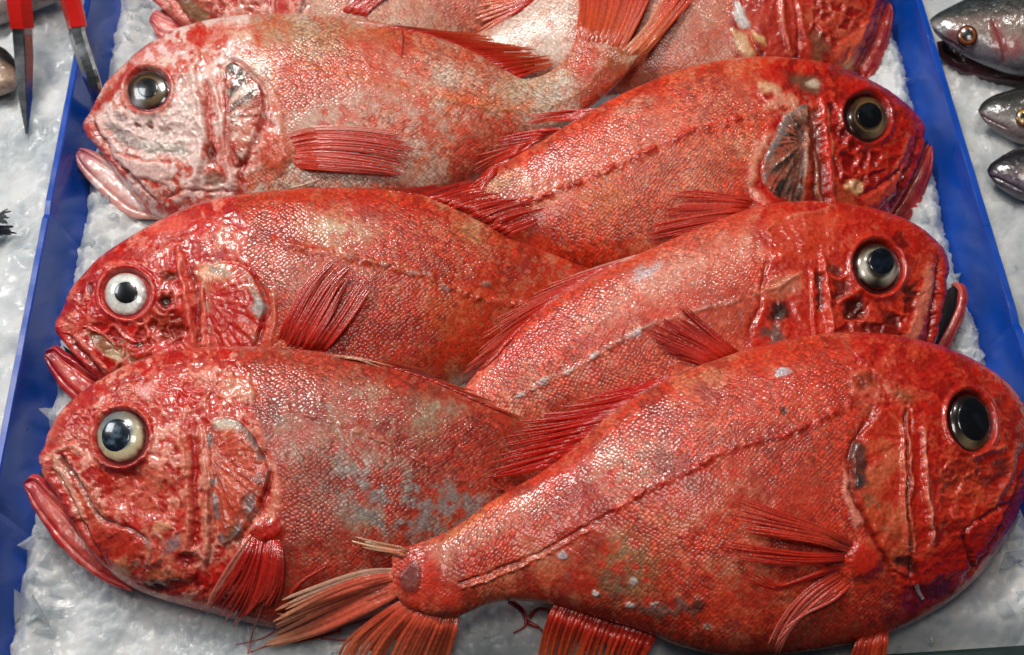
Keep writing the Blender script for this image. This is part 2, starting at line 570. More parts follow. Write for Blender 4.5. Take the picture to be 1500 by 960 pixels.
def shards(name, spots, seed):
    """loose clear flakes: a heap nobody could count"""
    rng = random.Random(seed)
    V = []; F = []
    for (x, y, z, s) in spots:
        k = rng.randint(5, 8)
        nrm = Vector((rng.uniform(-.9, .9), rng.uniform(-.9, .9), 1)).normalized()
        u = nrm.orthogonal().normalized(); v = nrm.cross(u)
        sp_ = rng.uniform(0, 6.28); u, v = u * math.cos(sp_) + v * math.sin(sp_), v * math.cos(sp_) - u * math.sin(sp_)
        base = len(V); th = s * rng.uniform(.08, .22)
        asp = rng.uniform(.4, .9)
        rr = [s * rng.uniform(.55, 1.3) for _ in range(k)]
        aa = sorted(rng.random() * 6.283 for _ in range(k))
        for side in (-1, 1):
            for i in range(k):
                a = aa[i]
                p = Vector((x, y, z)) + (u * math.cos(a) + v * math.sin(a) * asp) * rr[i] * (1 if side < 0 else rng.uniform(.6, .95)) + nrm * th * side * rng.uniform(.6, 1.2)
                V.append(tuple(p))
        F.append(tuple(base + k - 1 - i for i in range(k)))
        F.append(tuple(base + k + i for i in range(k)))
        for i in range(k):
            j = (i + 1) % k
            F.append((base + i, base + j, base + k + j, base + k + i))
    o = mesh_obj(name, V, F, M_SHARD, smooth=False)
    o["kind"] = "stuff"
    return o


M_SHARD, nt_, b_ = new_mat("clear_ice_flake")
b_.inputs['Base Color'].default_value = (0.92, 0.96, 0.98, 1)
b_.inputs['Roughness'].default_value = 0.16
b_.inputs['IOR'].default_value = 1.31
b_.inputs['Transmission Weight'].default_value = 0.8
n_ = nd(nt_, 'ShaderNodeTexNoise'); n_.inputs['Scale'].default_value = 220
bb = nd(nt_, 'ShaderNodeBump'); bb.inputs['Strength'].default_value = 0.5; bb.inputs['Distance'].default_value = 0.001
nt_.links.new(n_.outputs['Fac'], bb.inputs['Height']); nt_.links.new(bb.outputs[0], b_.inputs['Normal'])
rng = random.Random(4)
spots = []
for i in range(260):
    y = rng.uniform(y_lo + 0.05, Y_BACK - 0.05)
    side = rng.random() < .5
    off = abs(rng.gauss(0, 0.010)) + 0.003
    s = rng.uniform(.004, .013)
    x = inner_left(y, ICE) + off + .004 if side else inner_right(y, ICE) - off - .004
    spots.append((x, y, ICE + rng.uniform(.000, .010), s))
for i in range(70):
    spots.append((rng.uniform(-.33, .33), rng.uniform(y_lo + .05, -.13), ICE + rng.uniform(-.004, .002), rng.uniform(.002, .006)))
shards("ice_flakes", spots, 9)
spots = []
for i in range(90):
    y = rng.uniform(-.2, .45)
    x = rim_left(y) - rng.uniform(.01, .14) if i % 2 else rim_right(y) + rng.uniform(.01, .16)
    spots.append((x, y, (.078 if i % 2 else .074) + rng.uniform(-.006, .001), rng.uniform(.002, .007)))
shards("ice_flakes", spots, 10)

# the tray
tray = empty("fish_tray", (0, 0.08, 0), "blue plastic tray with flared walls, bedded in ice and filled with red fish", "tray")


def wall(name, inner, outer_dir, y0, y1, seed, nicks):
    n = 160
    V = []; ring = 8
    for i in range(n):
        y = y0 + (y1 - y0) * i / (n - 1)
        zr = RIM + 0.0002 * math.sin(i * .9 + seed) * math.sin(i * .23)
        for (yn, wd, dp) in nicks:
            zr -= dp * math.exp(-((y - yn) / wd) ** 2)
        wob = 0.0
        xr = inner(y, RIM) - outer_dir * 0 + wob
        th = 0.0045
        d = outer_dir
        pts = [(inner(y, 0.0) + wob, 0.0), (inner(y, RIM * .55) + wob, zr - RIM * .45), (xr - d * .0002, zr - .0012), (xr + d * .0006, zr - .0002),
               (xr + d * (th - .0006), zr), (xr + d * th, zr - .001), (xr + d * (th + .0005), zr - .012),
               (inner(y, 0.0) + d * th, 0.0)]
        V += [(px, y, pz) for px, pz in pts]
    F = []
    for i in range(n - 1):
        for k in range(ring):
            a = i * ring + k; b = i * ring + (k + 1) % ring
            F.append((a, b, b + ring, a + ring))
    F.append(tuple(range(ring))); F.append(tuple(range(len(V) - ring, len(V)))[::-1])
    return mesh_obj(name, V, F, M_BLUE, tray, smooth=False)


yn1 = at_z(62, 308, RIM)[1]; yn2 = at_z(10, 740, RIM)[1]
wall("side_wall", inner_left, -1, y_lo - .05, Y_BACK, 1, [(yn1, .003, .003), (yn2, .004, .004)])
wall("side_wall", inner_right, 1, y_lo - .05, Y_BACK, 2, [(at_z(1493, 470, RIM)[1], .004, .002)])
xl, xr = inner_left(Y_BACK, 0), inner_right(Y_BACK, 0)
XL, XR = inner_left(Y_BACK, RIM), inner_right(Y_BACK, RIM)
bv = [(xl, Y_BACK, 0), (xr, Y_BACK, 0), (XR, Y_BACK + .03, RIM - .001), (XL, Y_BACK + .03, RIM - .001),
      (xl, Y_BACK + .004, 0), (xr, Y_BACK + .004, 0), (XR, Y_BACK + .034, RIM - .001), (XL, Y_BACK + .034, RIM - .001)]
bf = [(0, 1, 2, 3), (7, 6, 5, 4), (3, 2, 6, 7), (0, 4, 5, 1), (1, 5, 6, 2), (0, 3, 7, 4)]
mesh_obj("back_wall", bv, bf, M_BLUE, tray, smooth=False)
yf = y_lo - .05
fv = [(inner_left(yf, 0), yf, -.003), (inner_right(yf, 0), yf, -.003), (xr, Y_BACK, -.003), (xl, Y_BACK, -.003),
      (inner_left(yf, 0), yf, .001), (inner_right(yf, 0), yf, .001), (xr, Y_BACK, .001), (xl, Y_BACK, .001)]
mesh_obj("base", fv, cf, M_BLUE, tray, smooth=False)
# ---------------------------------------------------------------- fish building kit
class Loft:
    """A closed body swept between two outlines that lie in one tilted plane."""

    def __init__(self, D, V, pt, n, k=0.22, step=1.7, tmul=None, low=0.8, fine=True, end_round=0.02):
        lenD = np.linalg.norm(np.diff(np.asarray(D, float), axis=0), axis=1).sum()
        ns = int(max(14, lenD / step))
        d = spline(D, ns); v = spline(V, ns)
        hpx = np.linalg.norm(d - v, axis=1).max()
        nu = int(max(12, 1.25 * hpx / step))
        nl = max(8, nu // 8) if fine else max(8, nu // 3)
        PD = plane_hit(d, pt, n); PV = plane_hit(v, pt, n)
        H = np.linalg.norm(PD - PV, axis=1)
        Hs = np.convolve(np.pad(H, 8, mode='edge'), np.ones(17) / 17, 'valid') if ns > 40 else H
        s = np.linspace(0, 1, ns)
        T = k * Hs
        if tmul:
            T = T * np.interp(s, [a for a, _ in tmul], [b for _, b in tmul])
        e = end_round
        T = T * np.sqrt(np.clip(1 - (1 - np.clip(s / e, 0, 1)) ** 2, 0.02, 1)) * np.sqrt(np.clip(1 - (1 - np.clip((1 - s) / e, 0, 1)) ** 2, 0.02, 1))
        th = np.linspace(0, np.pi, nu)
        ww = (1 - np.cos(th)) / 2
        hh = np.sin(th) ** 0.82
        tl = np.linspace(np.pi, 0, nl + 2)[1:-1]
        wl = (1 - np.cos(tl)) / 2; hl = -low * np.sin(tl) ** 0.9
        W = np.r_[ww, wl]; Hh = np.r_[hh, hl]
        self.nr = len(W); self.ns = ns; self.nu = nu
        P = PD[:, None, :] + (PV - PD)[:, None, :] * W[None, :, None] + n[None, None, :] * (T[:, None] * Hh[None, :])[..., None]
        self.P = P
        self.n = n; self.pt = pt
        C = (PD + PV) / 2
        cu = np.r_[0, np.cumsum(np.linalg.norm(np.diff(C, axis=0), axis=1))]
        self.U = np.repeat(cu[:, None], self.nr, 1)
        self.Vv = (W[None, :] - 0.5) * H[:, None]
        self.s = np.repeat(s[:, None], self.nr, 1)
        self.w = np.repeat(W[None, :], ns, 0)
        self.up = np.repeat((np.arange(self.nr) < nu)[None, :], ns, 0)
        self.X, self.Y = project(P.reshape(-1, 3))
        self.X = self.X.reshape(ns, self.nr); self.Y = self.Y.reshape(ns, self.nr)
        du = np.gradient(P, axis=0); dv = np.gradient(P, axis=1)
        N = np.cross(dv, du)
        N /= np.maximum(np.linalg.norm(N, axis=2, keepdims=True), 1e-12)
        sg = np.sign((N[ns // 2, nu // 2] @ n))
        self.N = N * sg
        self.flip = sg > 0

    def faces(self):
        i = np.arange((self.ns - 1) * self.nr)
        r = i // self.nr; c = i % self.nr
        a = r * self.nr + c; b = r * self.nr + (c + 1) % self.nr
        f = np.stack([a, b, b + self.nr, a + self.nr], 1)
        f = f if self.flip else f[:, ::-1]
        return f

    def closed(self, P):
        """vertices and quad faces with both ends closed by a zipper of quads"""
        f = [self.faces()]
        for col, rev in ((0, True), (self.ns - 1, False)):
            base = col * self.nr
            ids = base + np.arange(self.nr)
            m = self.nr // 2
            q = [[ids[k], ids[k + 1], ids[self.nr - 1 - k - 1], ids[self.nr - 1 - k]] for k in range(m - 1)]
            q = np.array(q)
            if rev == self.flip:
                q = q[:, ::-1]
            f.append(q)
        return P.reshape(-1, 3), np.vstack(f)

    def bvh(self, P=None, every=3):
        P = self.P if P is None else P
        Q = P[::every][:, :self.nu:every]
        a, b = Q.shape[:2]
        return BVHTree.FromPolygons(Q.reshape(-1, 3).tolist(), grid_faces(b, a).tolist())


class Paint:
    def __init__(self, lo, seed):
        self.lo = lo
        self.seed = seed
        self.X = lo.X.copy(); self.Y = lo.Y.copy()
        wx = fbm(self.X / 22, self.Y / 22, seed + 101) - .5
        wy = fbm(self.X / 22, self.Y / 22, seed + 103) - .5
        w2 = fbm(self.X / 7, self.Y / 7, seed + 105, 3) - .5
        self.Xw = self.X + 13 * wx + 6 * w2; self.Yw = self.Y + 13 * wy + 6 * w2
        self.col = np.zeros(self.X.shape + (3,))
        self.disp = np.zeros(self.X.shape)
        self.scales = np.zeros(self.X.shape)

    def n(self, sc, k=0, octv=4):
        return fbm(self.X / sc, self.Y / sc, self.seed + k, octv)

    def mask(self, shape, soft=8, warp=True):
        X, Y = (self.Xw, self.Yw) if warp else (self.X, self.Y)
        if shape[0] == 'e':
            _, cx, cy, rx, ry, rot = shape
            c, s = math.cos(math.radians(rot)), math.sin(math.radians(rot))
            u = ((X - cx) * c + (Y - cy) * s) / rx; v = (-(X - cx) * s + (Y - cy) * c) / ry
            d = (np.hypot(u, v) - 1) * min(rx, ry)
        else:
            d = poly_sd(X, Y, shape)
        return 1 - sstep(-soft, soft, d)

    def blend(self, m, c):
        m = np.clip(m, 0, 1)[..., None]
        self.col = self.col * (1 - m) + lin(c) * m

    def line(self, pts, half, warp=0.25):
        X = self.X + warp * (self.Xw - self.X); Y = self.Y + warp * (self.Yw - self.Y)
        d, pos = seg_dist(X, Y, spline(pts, max(6, 4 * len(pts))))
        half = half * (.65 + .7 * fbm(X / 16, Y / 16, self.seed + 91, 3))
        return np.exp(-(d / half) ** 2), pos


def stamp_cave(p, m, size, seed, depth=1.6, col=None, colm=0.0):
    """cells of open bone under the skin: pits with raised borders"""
    f1, f2, cid, _, _ = voronoi(p.Xw / size, p.Yw / size, seed, 1.0)
    wall = 1 - sstep(0.02, 0.42, f2 - f1)
    p.disp += m * (wall * 0.45 - (1 - wall) * .6 * depth * (cid > .35))
    if col is not None:
        p.blend(m * (1 - wall) * (cid > .35) * colm, col)
    return wall


def surface_at(lo, P, x, y):
    """body surface point and normal seen at a pixel"""
    X, Y = lo.X[:, :lo.nu], lo.Y[:, :lo.nu]
    i = np.argmin((X - x) ** 2 + (Y - y) ** 2)
    r, c = divmod(i, lo.nu)
    return P[r, c], lo.N[r, c]


def cast(bvh, px):
    out = []
    for d in rays(px):
        L = np.linalg.norm(d)
        hit = bvh.ray_cast(Vector(CAM), Vector(d / L))
        out.append(hit[3] / L if hit[0] is not None else None)
    return out


class Fish:
    pass


ALL = []                                          # finished bodies, lowest first


def under_depth(px, upto):
    """depth of what lies under these pixels: ice and the fish already laid"""
    best = [1e9] * len(px)
    for b in [ICE_BVH] + [f.bvh for f in ALL[:upto]]:
        for i, t in enumerate(cast(b, px)):
            if t is not None and t < best[i]:
                best[i] = t
    pl = [((ICE - CAM[2]) / d[2]) for d in rays(px)]
    return np.array([min(t, p) if t < 1e8 else p for t, p in zip(best, pl)])


def fin(fish, name, keys, n, wb, wt, color, tip=None, lift=0.0022, base_lift=0.0015, seed=0, jag=0.12, membrane=0.85,
        gap=0.0, label=None, upto=None, pale_edge=None, parent=None, float_mid=0.0, ridge=0.00025, tcol=0.6, sink=0.007, base_jit=0.5):
    """A fin: n rays spread between the key rays (pixel polylines, base to tip), with a membrane between them."""
    rng = np.random.RandomState(seed + 77)
    NS = 14
    K = np.array([spline(k, NS) for k in keys])
    n = int(n * 1.9) if n > 4 else n + 2
    wb *= .72; wt *= .72
    pos = np.linspace(0, len(keys) - 1, n) + np.r_[0, (np.random.RandomState(seed + 5).rand(max(n - 2, 0)) - .5) * .9 * (len(keys) - 1) / max(n - 1, 1), 0][:n]
    pos = np.clip(pos, 0, len(keys) - 1)
    R = np.zeros((n, NS, 2))
    for i, p in enumerate(pos):
        a = min(int(p), len(keys) - 2); t = p - a
        R[i] = K[a] * (1 - t) + K[a + 1] * t
    ln = 1 - (.05 + 1.3 * jag) * rng.rand(n) ** 1.3 - .10 * jag * (rng.rand(n) < .15) * 4
    if gap:
        ln *= np.where(rng.rand(n) < gap, 0.75, 1)
    ss = np.linspace(0, 1, NS)
    Q = R.copy()
    for i in range(n):
        for k in range(2):
            Q[i, :, k] = np.interp(ss * ln[i], ss, R[i, :, k])
    bend = rng.randn(n, 2) * 2.2 + 4.5 * np.stack([np.interp(np.arange(n), np.linspace(0, n - 1, 6), rng.randn(6)), np.interp(np.arange(n), np.linspace(0, n - 1, 6), rng.randn(6))], 1)
    Q[:, :, :] += (rng.rand(n) * -14 * base_jit)[:, None, None] * np.diff(R[:, :2], axis=1) / np.maximum(np.linalg.norm(np.diff(R[:, :2], axis=1), axis=2, keepdims=True), 1e-6) * (1 - ss)[None, :, None] ** 3
    Q += bend[:, None, :] * (ss ** 2)[None, :, None]
    # depths
    if upto is None:
        upto = fish.index + 1
    flat = Q.reshape(-1, 2)
    und = under_depth(flat, upto).reshape(n, NS)
    own = cast(fish.bvh, Q[:, 0])
    pl = [float(((fish.pt - CAM) @ fish.n) / (d @ fish.n)) for d in rays(Q[:, 0])]
    tb = np.array([o if o is not None else p for o, p in zip(own, pl)])
    tb = np.convolve(np.pad(tb, 2, mode='edge'), np.ones(5) / 5, 'valid') if n > 6 else tb
    tt = und[:, -1] - lift
    dep = (tb - base_lift)[:, None] * (1 - ss) + tt[:, None] * ss - float_mid * np.sin(np.pi * ss)[None, :]
    dep = np.minimum(dep, und - lift * 0.55)
    for _ in range(3):
        dep[:, 1:-1] = np.minimum(dep[:, 1:-1], (dep[:, :-2] + 2 * dep[:, 1:-1] + dep[:, 2:]) / 4)
    ker = np.ones(3) / 3
    if n > 4:
        dep = 0.35 * dep + 0.65 * np.apply_along_axis(lambda c: np.convolve(np.pad(c, 1, mode='edge'), ker, 'valid'), 0, dep)
    dep += (rng.randn(n) * 0.0004)[:, None] * ss + sink * (1 - sstep(0, .30, ss))[None, :]
    V = []; F = []; C = []
    c0 = lin(color); c1 = lin(tip if tip is not None else color)
    tang = np.gradient(Q, axis=1)
    tang /= np.maximum(np.linalg.norm(tang, axis=2, keepdims=True), 1e-6)
    nor = np.stack([-tang[..., 1], tang[..., 0]], -1)
    for i in range(n):
        base = len(V)
        wob = 0.82 + 0.36 * rng.rand()
        tone = 0.80 + 0.4 * rng.rand()
        pale = pale_edge is not None and (i < max(1, n // 10))
        for j in range(NS):
            s = ss[j]
            hw = (wb * (1 - s) + wt * s) * wob * (1 if j < NS - 1 else 0.25) * (.45 + .55 * min(1.0, s / .22))
            pts = [Q[i, j] - nor[i, j] * hw, Q[i, j] - nor[i, j] * hw * .4, Q[i, j] + nor[i, j] * hw * .4, Q[i, j] + nor[i, j] * hw]
            ds = rays(pts)
            for k, dd in enumerate(ds):
                r_ = ridge * (1 if k in (1, 2) else 0) * (1 - .5 * s)
                V.append(CAM + dd * (dep[i, j] - r_))
                m = sstep(1 - tcol - .15, 1.0, np.array(s))
                cc = (c0 * (1 - m) + c1 * m) * tone * (1.08 if k in (1, 2) else 0.9)
                if pale:
                    cc = cc * .25 + lin(pale_edge) * .75
                C.append(np.clip(cc, 0, 1))
        for j in range(NS - 1):
            for k in range(3):
                a = base + j * 4 + k
                F.append((a, a + 1, a + 5, a + 4))
    if membrane > 0 and n > 1:
        for i in range(n - 1):
            base = len(V)
            mj = membrane * (0.72 + 0.28 * rng.rand()) * min(ln[i], ln[i + 1])
            jm = max(3, int(NS * mj))
            for j in range(jm):
                for k, t in enumerate((0, .5, 1)):
                    q = Q[i, j] * (1 - t) + Q[i + 1, j] * t
                    if k == 1:
                        q = q - tang[i, j] * (3.0 * (j / jm) ** 2)
                    dd = rays([q])[0]
                    dp = dep[i, j] * (1 - t) + dep[i + 1, j] * t + 0.0003 + (0.0004 if k == 1 else 0)
                    V.append(CAM + dd * dp)
                    C.append(c0 * 0.86 * (1 - .12 * (k == 1)))
            for j in range(jm - 1):
                for k in range(2):
                    a = base + j * 3 + k
                    F.append((a, a + 1, a + 4, a + 3))
    o = mesh_obj(name, V, np.array(F), M_FIN, parent or fish.root, cols=np.array(C))
    if label:
        o["label"] = label
    return o


def strand(fish, name, pts, w0, w1, color, lift=0.002, upto=None, seed=0):
    """one thin loose ray or thread lying on what is under it"""
    NS = 18
    Q = spline(pts, NS)
    und = under_depth(Q, fish.index + 1 if upto is None else upto)
    dep = und - lift
    for _ in range(6):
        dep[1:-1] = np.minimum(dep[1:-1], (dep[:-2] + dep[1:-1] * 2 + dep[2:]) / 4)
    tan = np.gradient(Q, axis=0); tan /= np.linalg.norm(tan, axis=1, keepdims=True)
    nor = np.stack([-tan[:, 1], tan[:, 0]], 1)
    V = []; F = []; C = []
    for j in range(NS):
        hw = w0 + (w1 - w0) * j / (NS - 1)
        for k in range(6):
            a = k * math.pi / 3
            d = rays([Q[j] + nor[j] * hw * math.cos(a)])[0]
            V.append(CAM + d * (dep[j] - hw / FPX * .8 * .8 * math.sin(a)))
            C.append(lin(color) * (0.9 + .2 * math.sin(j * 2.1 + seed)))
    for j in range(NS - 1):
        for k in range(6):
            a = j * 6 + k; b = j * 6 + (k + 1) % 6
            F.append((a, b, b + 6, a + 6))
    F = [tuple(f) for f in F] + [tuple(range(6)), tuple(range((NS - 1) * 6, NS * 6))[::-1]]
    return mesh_obj(name, V, F, M_FIN, fish.root, cols=np.clip(np.array(C), 0, 1))


def eye(fish, spec):
    """eyeball dome with painted iris, and the pupil as a piece of its own"""
    cx, cy, rx, ry, rot = spec['ball']
    p0, n = surface_at(fish.lo, fish.P, cx, cy)
    n = .85 * n + .15 * fish.n
    n = n / np.linalg.norm(n)
    p0 = plane_hit([(cx, cy)], p0, n)[0]
    up = spec.get('up', 0.0)
    p0 = p0 + n * up
    R, A = 40, 72
    c, s = math.cos(math.radians(rot)), math.sin(math.radians(rot))
    rad3 = 0.5 * (rx + ry) / FPX * ((p0 - CAM) @ FW)
    dome = .85 * spec.get('dome', 0.42) * rad3
    seed = spec.get('seed', 1)

    def build(cx, cy, rx, ry, rmax, hfun, colfun, name, mat, parent, rings):
        V = []; C = []
        pts = []; hs = []; uu = []
        for i in range(rings + 1):
            rho = rmax * i / rings
            for k in range(A):
                a = 2 * math.pi * k / A
                u, v = rho * math.cos(a), rho * math.sin(a)
                pts.append((cx + rx * u * c - ry * v * s, cy + rx * u * s + ry * v * c))
                hs.append(hfun(rho, pts[-1])); uu.append((rho, a))
        B = plane_hit(np.array(pts), p0, n)
        V = B + n * np.array(hs)[:, None]
        px = np.array(pts); rho = np.array([q[0] for q in uu]); ang = np.array([q[1] for q in uu])
        C = colfun(px, rho, ang)
        i = np.arange(rings * A); r = i // A; k = i % A
        a = r * A + k; b = r * A + (k + 1) % A
        F = np.stack([a, b, b + A, a + A], 1)
        return mesh_obj(name, V, F[:, ::-1], mat, parent, cols=np.clip(C, 0, 1))

    def iriscol(px, rho, ang):
        st = fbm(ang * 6, rho * 3, seed + 5, 3)
        bl = fbm(px[:, 0] / 9, px[:, 1] / 9, seed + 9, 3)
        keys = spec['iris']                      # list of (radius, colour)
        rr = rho + .10 * (bl - .5)
        col = np.stack([np.interp(rr, [k[0] for k in keys], [lin(k[1])[q] for k in keys]) for q in range(3)], 1)
        col = col * (0.7 + 0.6 * st)[:, None]
        bl2 = fbm(px[:, 0] / 5, px[:, 1] / 5, seed + 19, 3)
        m = .55 * sstep(.80, 1.0, rr) * sstep(.35, .6, bl2)
        col = col * (1 - m[:, None]) + lin((120, 30, 24)) * m[:, None]
        for (ang0, wd, r0, r1, cc, al) in spec.get('sect', []):
            da = np.abs((ang - math.radians(ang0) + np.pi) % (2 * np.pi) - np.pi)
            m = np.exp(-(da / math.radians(wd)) ** 2) * sstep(r0 - .1, r0 + .1, rr) * (1 - sstep(r1 - .08, r1 + .08, rr)) * al
            col = col * (1 - m[:, None]) + lin(cc) * m[:, None]
        return np.clip(col, 0, 1) ** spec.get('gam', 1.3)

    def iris_h(q):
        dx, dy = q[0] - cx, q[1] - cy
        return dome * (math.sqrt(max(0.0, 1.12 - ((dx * c + dy * s) / rx) ** 2 - ((dy * c - dx * s) / ry) ** 2)) - math.sqrt(0.12))

    hf = lambda r, q: iris_h(q) - (0.0015 if r > 1 else 0)
    o = build(cx, cy, rx, ry, 1.05, hf, iriscol, "eye", M_EYE, fish.root, R)
    px_, py_, pr_, pry_ = spec['pupil']
    pc = spec.get('pcol', (10, 12, 16))

    def pupcol(px, rho, ang):
        b = fbm(px[:, 0] / 10, px[:, 1] / 10, seed + 31, 3)
        q = sstep(.4, .75, b) * spec.get('haze', .15)
        return lin(pc) * (1 - q[:, None]) + lin(spec.get('hazecol', (70, 90, 110))) * q[:, None]

    hp = lambda r, q: iris_h(q) + 0.00018 - (0.0004 if r > .97 else 0)
    pu = build(px_, py_, pr_, pry_, 1.0, hp, pupcol, "pupil", M_EYE, o, 14)
    return o
# ---------------------------------------------------------------- the red fish
ICE_BVH = BVHTree.FromPolygons(ICE_V.tolist(), grid_faces(*ICE_N).tolist())


def fish_plane(ref, z0, a, b):
    pt = at_z(ref[0], ref[1], z0)
    n = np.array((-a, -b, 1.0)); n /= np.linalg.norm(n)
    return pt, n


def head_poly(line, side):
    far = -3000 if side < 0 else 4500
    return [(line[0][0], -3000)] + list(line) + [(line[-1][0], 4000), (far, 4000), (far, -3000)]


def make_fish(sp):
    f = Fish()
    f.index = len(ALL)
    f.pt, f.n = fish_plane(sp['ref'], sp['z0'], sp['a'], sp['b'])
    f.root = empty("red_fish", (f.pt[0], f.pt[1], ICE - .002), sp['label'], "fish", "red fish laid in two files in the tray")
    lo = Loft(sp['D'], sp['V'], f.pt, f.n, sp.get('k', .215), sp.get('step', 1.6), sp.get('tmul'))
    p = Paint(lo, sp['seed'])
    f.lo = lo
    c = sp['c']
    # --- body colour: red over pale, in patches and along rows
    n1 = p.n(95, 1); n2 = p.n(30, 2); n3 = p.n(9, 3)
    pm = sstep(.62 - .45 * c['amt'], .86 - .35 * c['amt'], .55 * n1 + .33 * n2 + .12 * n3 + .12 * (p.n(5, 4) - .5))
    p.col[:] = lin(c['red'])
    p.blend(pm, c['pale'])
    p.blend(c.get('mott', 1) * .75 * sstep(.47, .66, p.n(38, 8, 5)), c.get('deep', (150, 45, 32)))
    p.blend(c.get('mott', 1) * .6 * sstep(.50, .62, .6 * p.n(16, 15) + .4 * p.n(60, 16)), c['red'])
    p.blend(.35 * sstep(.56, .68, p.n(9, 17)), c['pale'])
    p.blend(.25 * sstep(.5, .7, p.n(14, 12)), c.get('red2', (222, 96, 52)))
    p.scales[:] = .42 + .58 * sstep(.30, .60, p.n(70, 9))
    p.disp += 1.1 * (p.n(60, 5) - .5) + .5 * (p.n(20, 6) - .5)
    for q in sp.get('patches', []):
        m = p.mask(q[0], q[3] if len(q) > 3 else 10) * q[2]
        if len(q) <= 4:
            m = m * (.45 + .55 * sstep(.38, .60, p.n(15, 18)))
        if len(q) > 5:
            m = m * sstep(q[5], q[5] + .25, p.n(13, 14))
        p.blend(m, q[1])
        if len(q) > 4:
            p.disp += m * q[4]
            p.scales *= 1 - .9 * m * (q[4] > 1)
    for (pts, half, hgt, colr, al) in sp.get('lat', []):
        m, pos = p.line(pts, half, .45)
        bead = sstep(.40, .60, p.n(9, 21)) * (.35 + .65 * sstep(.35, .55, p.n(30, 22)))
        p.disp += m * hgt * (0.4 + bead)
        p.blend(m * al * (.35 + .65 * bead), colr)
    # --- head
    hd = p.mask(head_poly(sp['head'], sp['side']), 7)
    red = lin(c['hred']); 
    hcol = np.zeros_like(p.col); hcol[:] = red
    tmp = p.col
    p.col = hcol
    m1 = .5 * n2 + .3 * p.n(16, 31) + .2 * p.n(55, 32)
    p.blend(.85 * sstep(.54 - .25 * c['hamt'], .80 - .22 * c['hamt'], m1), c['hpale'])
    p.blend(.6 * sstep(.50, .74, p.n(24, 33)), c.get('hdeep', (150, 22, 16)))
    p.blend(.5 * sstep(.58, .78, p.n(11, 34)), c.get('hpale2', (236, 190, 178)))
    rid = 1 - np.abs(2 * p.n(17, 35) - 1)
    p.blend(.5 * sstep(.86, .97, rid), c['hpale'])
    p.blend(.45 * sstep(.60, .72, p.n(8, 38)), c.get('hdeep', (150, 22, 16)))
    torn = sstep(.55, .60, .5 * p.n(30, 41, 3) + .5 * p.n(11, 42, 3)) * sstep(.3, .5, c['hamt'])
    p.blend(.8 * torn, c.get('hpale2', (236, 190, 178)))
    p.blend(.7 * sstep(.55, .60, .5 * p.n(26, 43, 3) + .5 * p.n(9, 44, 3)), c.get('hdeep', (150, 22, 16)))
    p.disp += hd * .45 * torn
    p.col = tmp * (1 - hd[..., None]) + p.col * hd[..., None]
    p.scales *= 1 - hd
    p.disp += hd * (1.1 * (p.n(26, 36, 2) - .5) + .35 * sstep(.7, 1, rid) + .28 * (p.n(8, 37, 2) - .5))
    for q in sp.get('caves', []):
        m = p.mask(q[0], 6)
        w_ = stamp_cave(p, m, q[1], sp['seed'] + 50, q[2], q[3], q[4])
        p.blend(m * w_ * .35, c['hpale'])
    # gill cover plates, with rays
    for g in sp.get('gills', []):
        sd = poly_sd(p.X + .3 * (p.Xw - p.X), p.Y + .3 * (p.Yw - p.Y), spline(g['poly'] + g['poly'][:1], 60))
        m = 1 - sstep(-2.2, 1.2, sd)
        p.disp += m * .55 * g.get('h', 1.6) * (.35 + .65 * sstep(6, 60, np.hypot(p.X - g['fan'][0], p.Y - g['fan'][1]))) - .8 * np.exp(-((sd - 2.5) / 2.4) ** 2) * sstep(.25, .6, p.n(30, 66))
        fx, fy = g['fan']
        ang = np.arctan2(p.Y - fy, p.X - fx); rad = np.hypot(p.X - fx, p.Y - fy)
        st = fbm(ang * g.get('freq', 13), rad / 45, sp['seed'] + 61, 4)
        p.blend(m * g.get('al', .8) * (.6 + .4 * sstep(.35, .6, p.n(20, 67))), g['c0'])
        p.blend(m * sstep(.50, .66, st) * g.get('al1', .8) * sstep(4, 22, rad), g['c1'])
        if 'c2' in g:
            p.blend(m * sstep(.48, .62, p.n(26, 63)) * g.get('al2', .8), g['c2'])
        if 'rim' in g:
            p.blend(np.exp(-((sd + 4) / 7) ** 2) * m * .8 * sstep(.42, .62, p.n(17, 64)), g['rim'])
        p.disp += m * 1.1 * (st - .5) * sstep(4, 22, rad)
        p.scales *= 1 - m
    for q in sp.get('hpatches', []):
        m = p.mask(q[0], q[3] if len(q) > 3 else 5) * q[2]
        if len(q) > 5 and q[5]:
            m = m * sstep(q[5], q[5] + .2, p.n(12, 71))
        p.blend(m, q[1])
        if len(q) > 4:
            p.disp += m * q[4]
        p.scales *= 1 - .8 * m * (len(q) > 4)
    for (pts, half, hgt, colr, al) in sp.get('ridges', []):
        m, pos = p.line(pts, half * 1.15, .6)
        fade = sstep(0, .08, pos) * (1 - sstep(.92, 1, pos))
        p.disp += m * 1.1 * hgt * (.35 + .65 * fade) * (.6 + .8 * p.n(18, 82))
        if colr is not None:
            p.blend(m ** 1.4 * al * (.45 + .55 * sstep(.3, .55, p.n(15, 81))), colr)  # grooves get a deep-red colour that also stands for crevice shade
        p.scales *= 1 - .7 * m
    for (bx, by, brx, bry, rot, colr) in sp.get('finbase', []):
        m = p.mask(('e', bx, by, brx, bry, rot), 9)
        p.disp += 2.6 * m
        p.blend(.85 * m, colr)
        p.scales *= 1 - .8 * m
    for (cx_, cy_, rx_, ry_, rot_, dd_) in sp.get('dents', []):
        p.disp += dd_ * p.mask(('e', cx_, cy_, rx_, ry_, rot_), 16)
    # eye socket
    e = sp.get('eye')
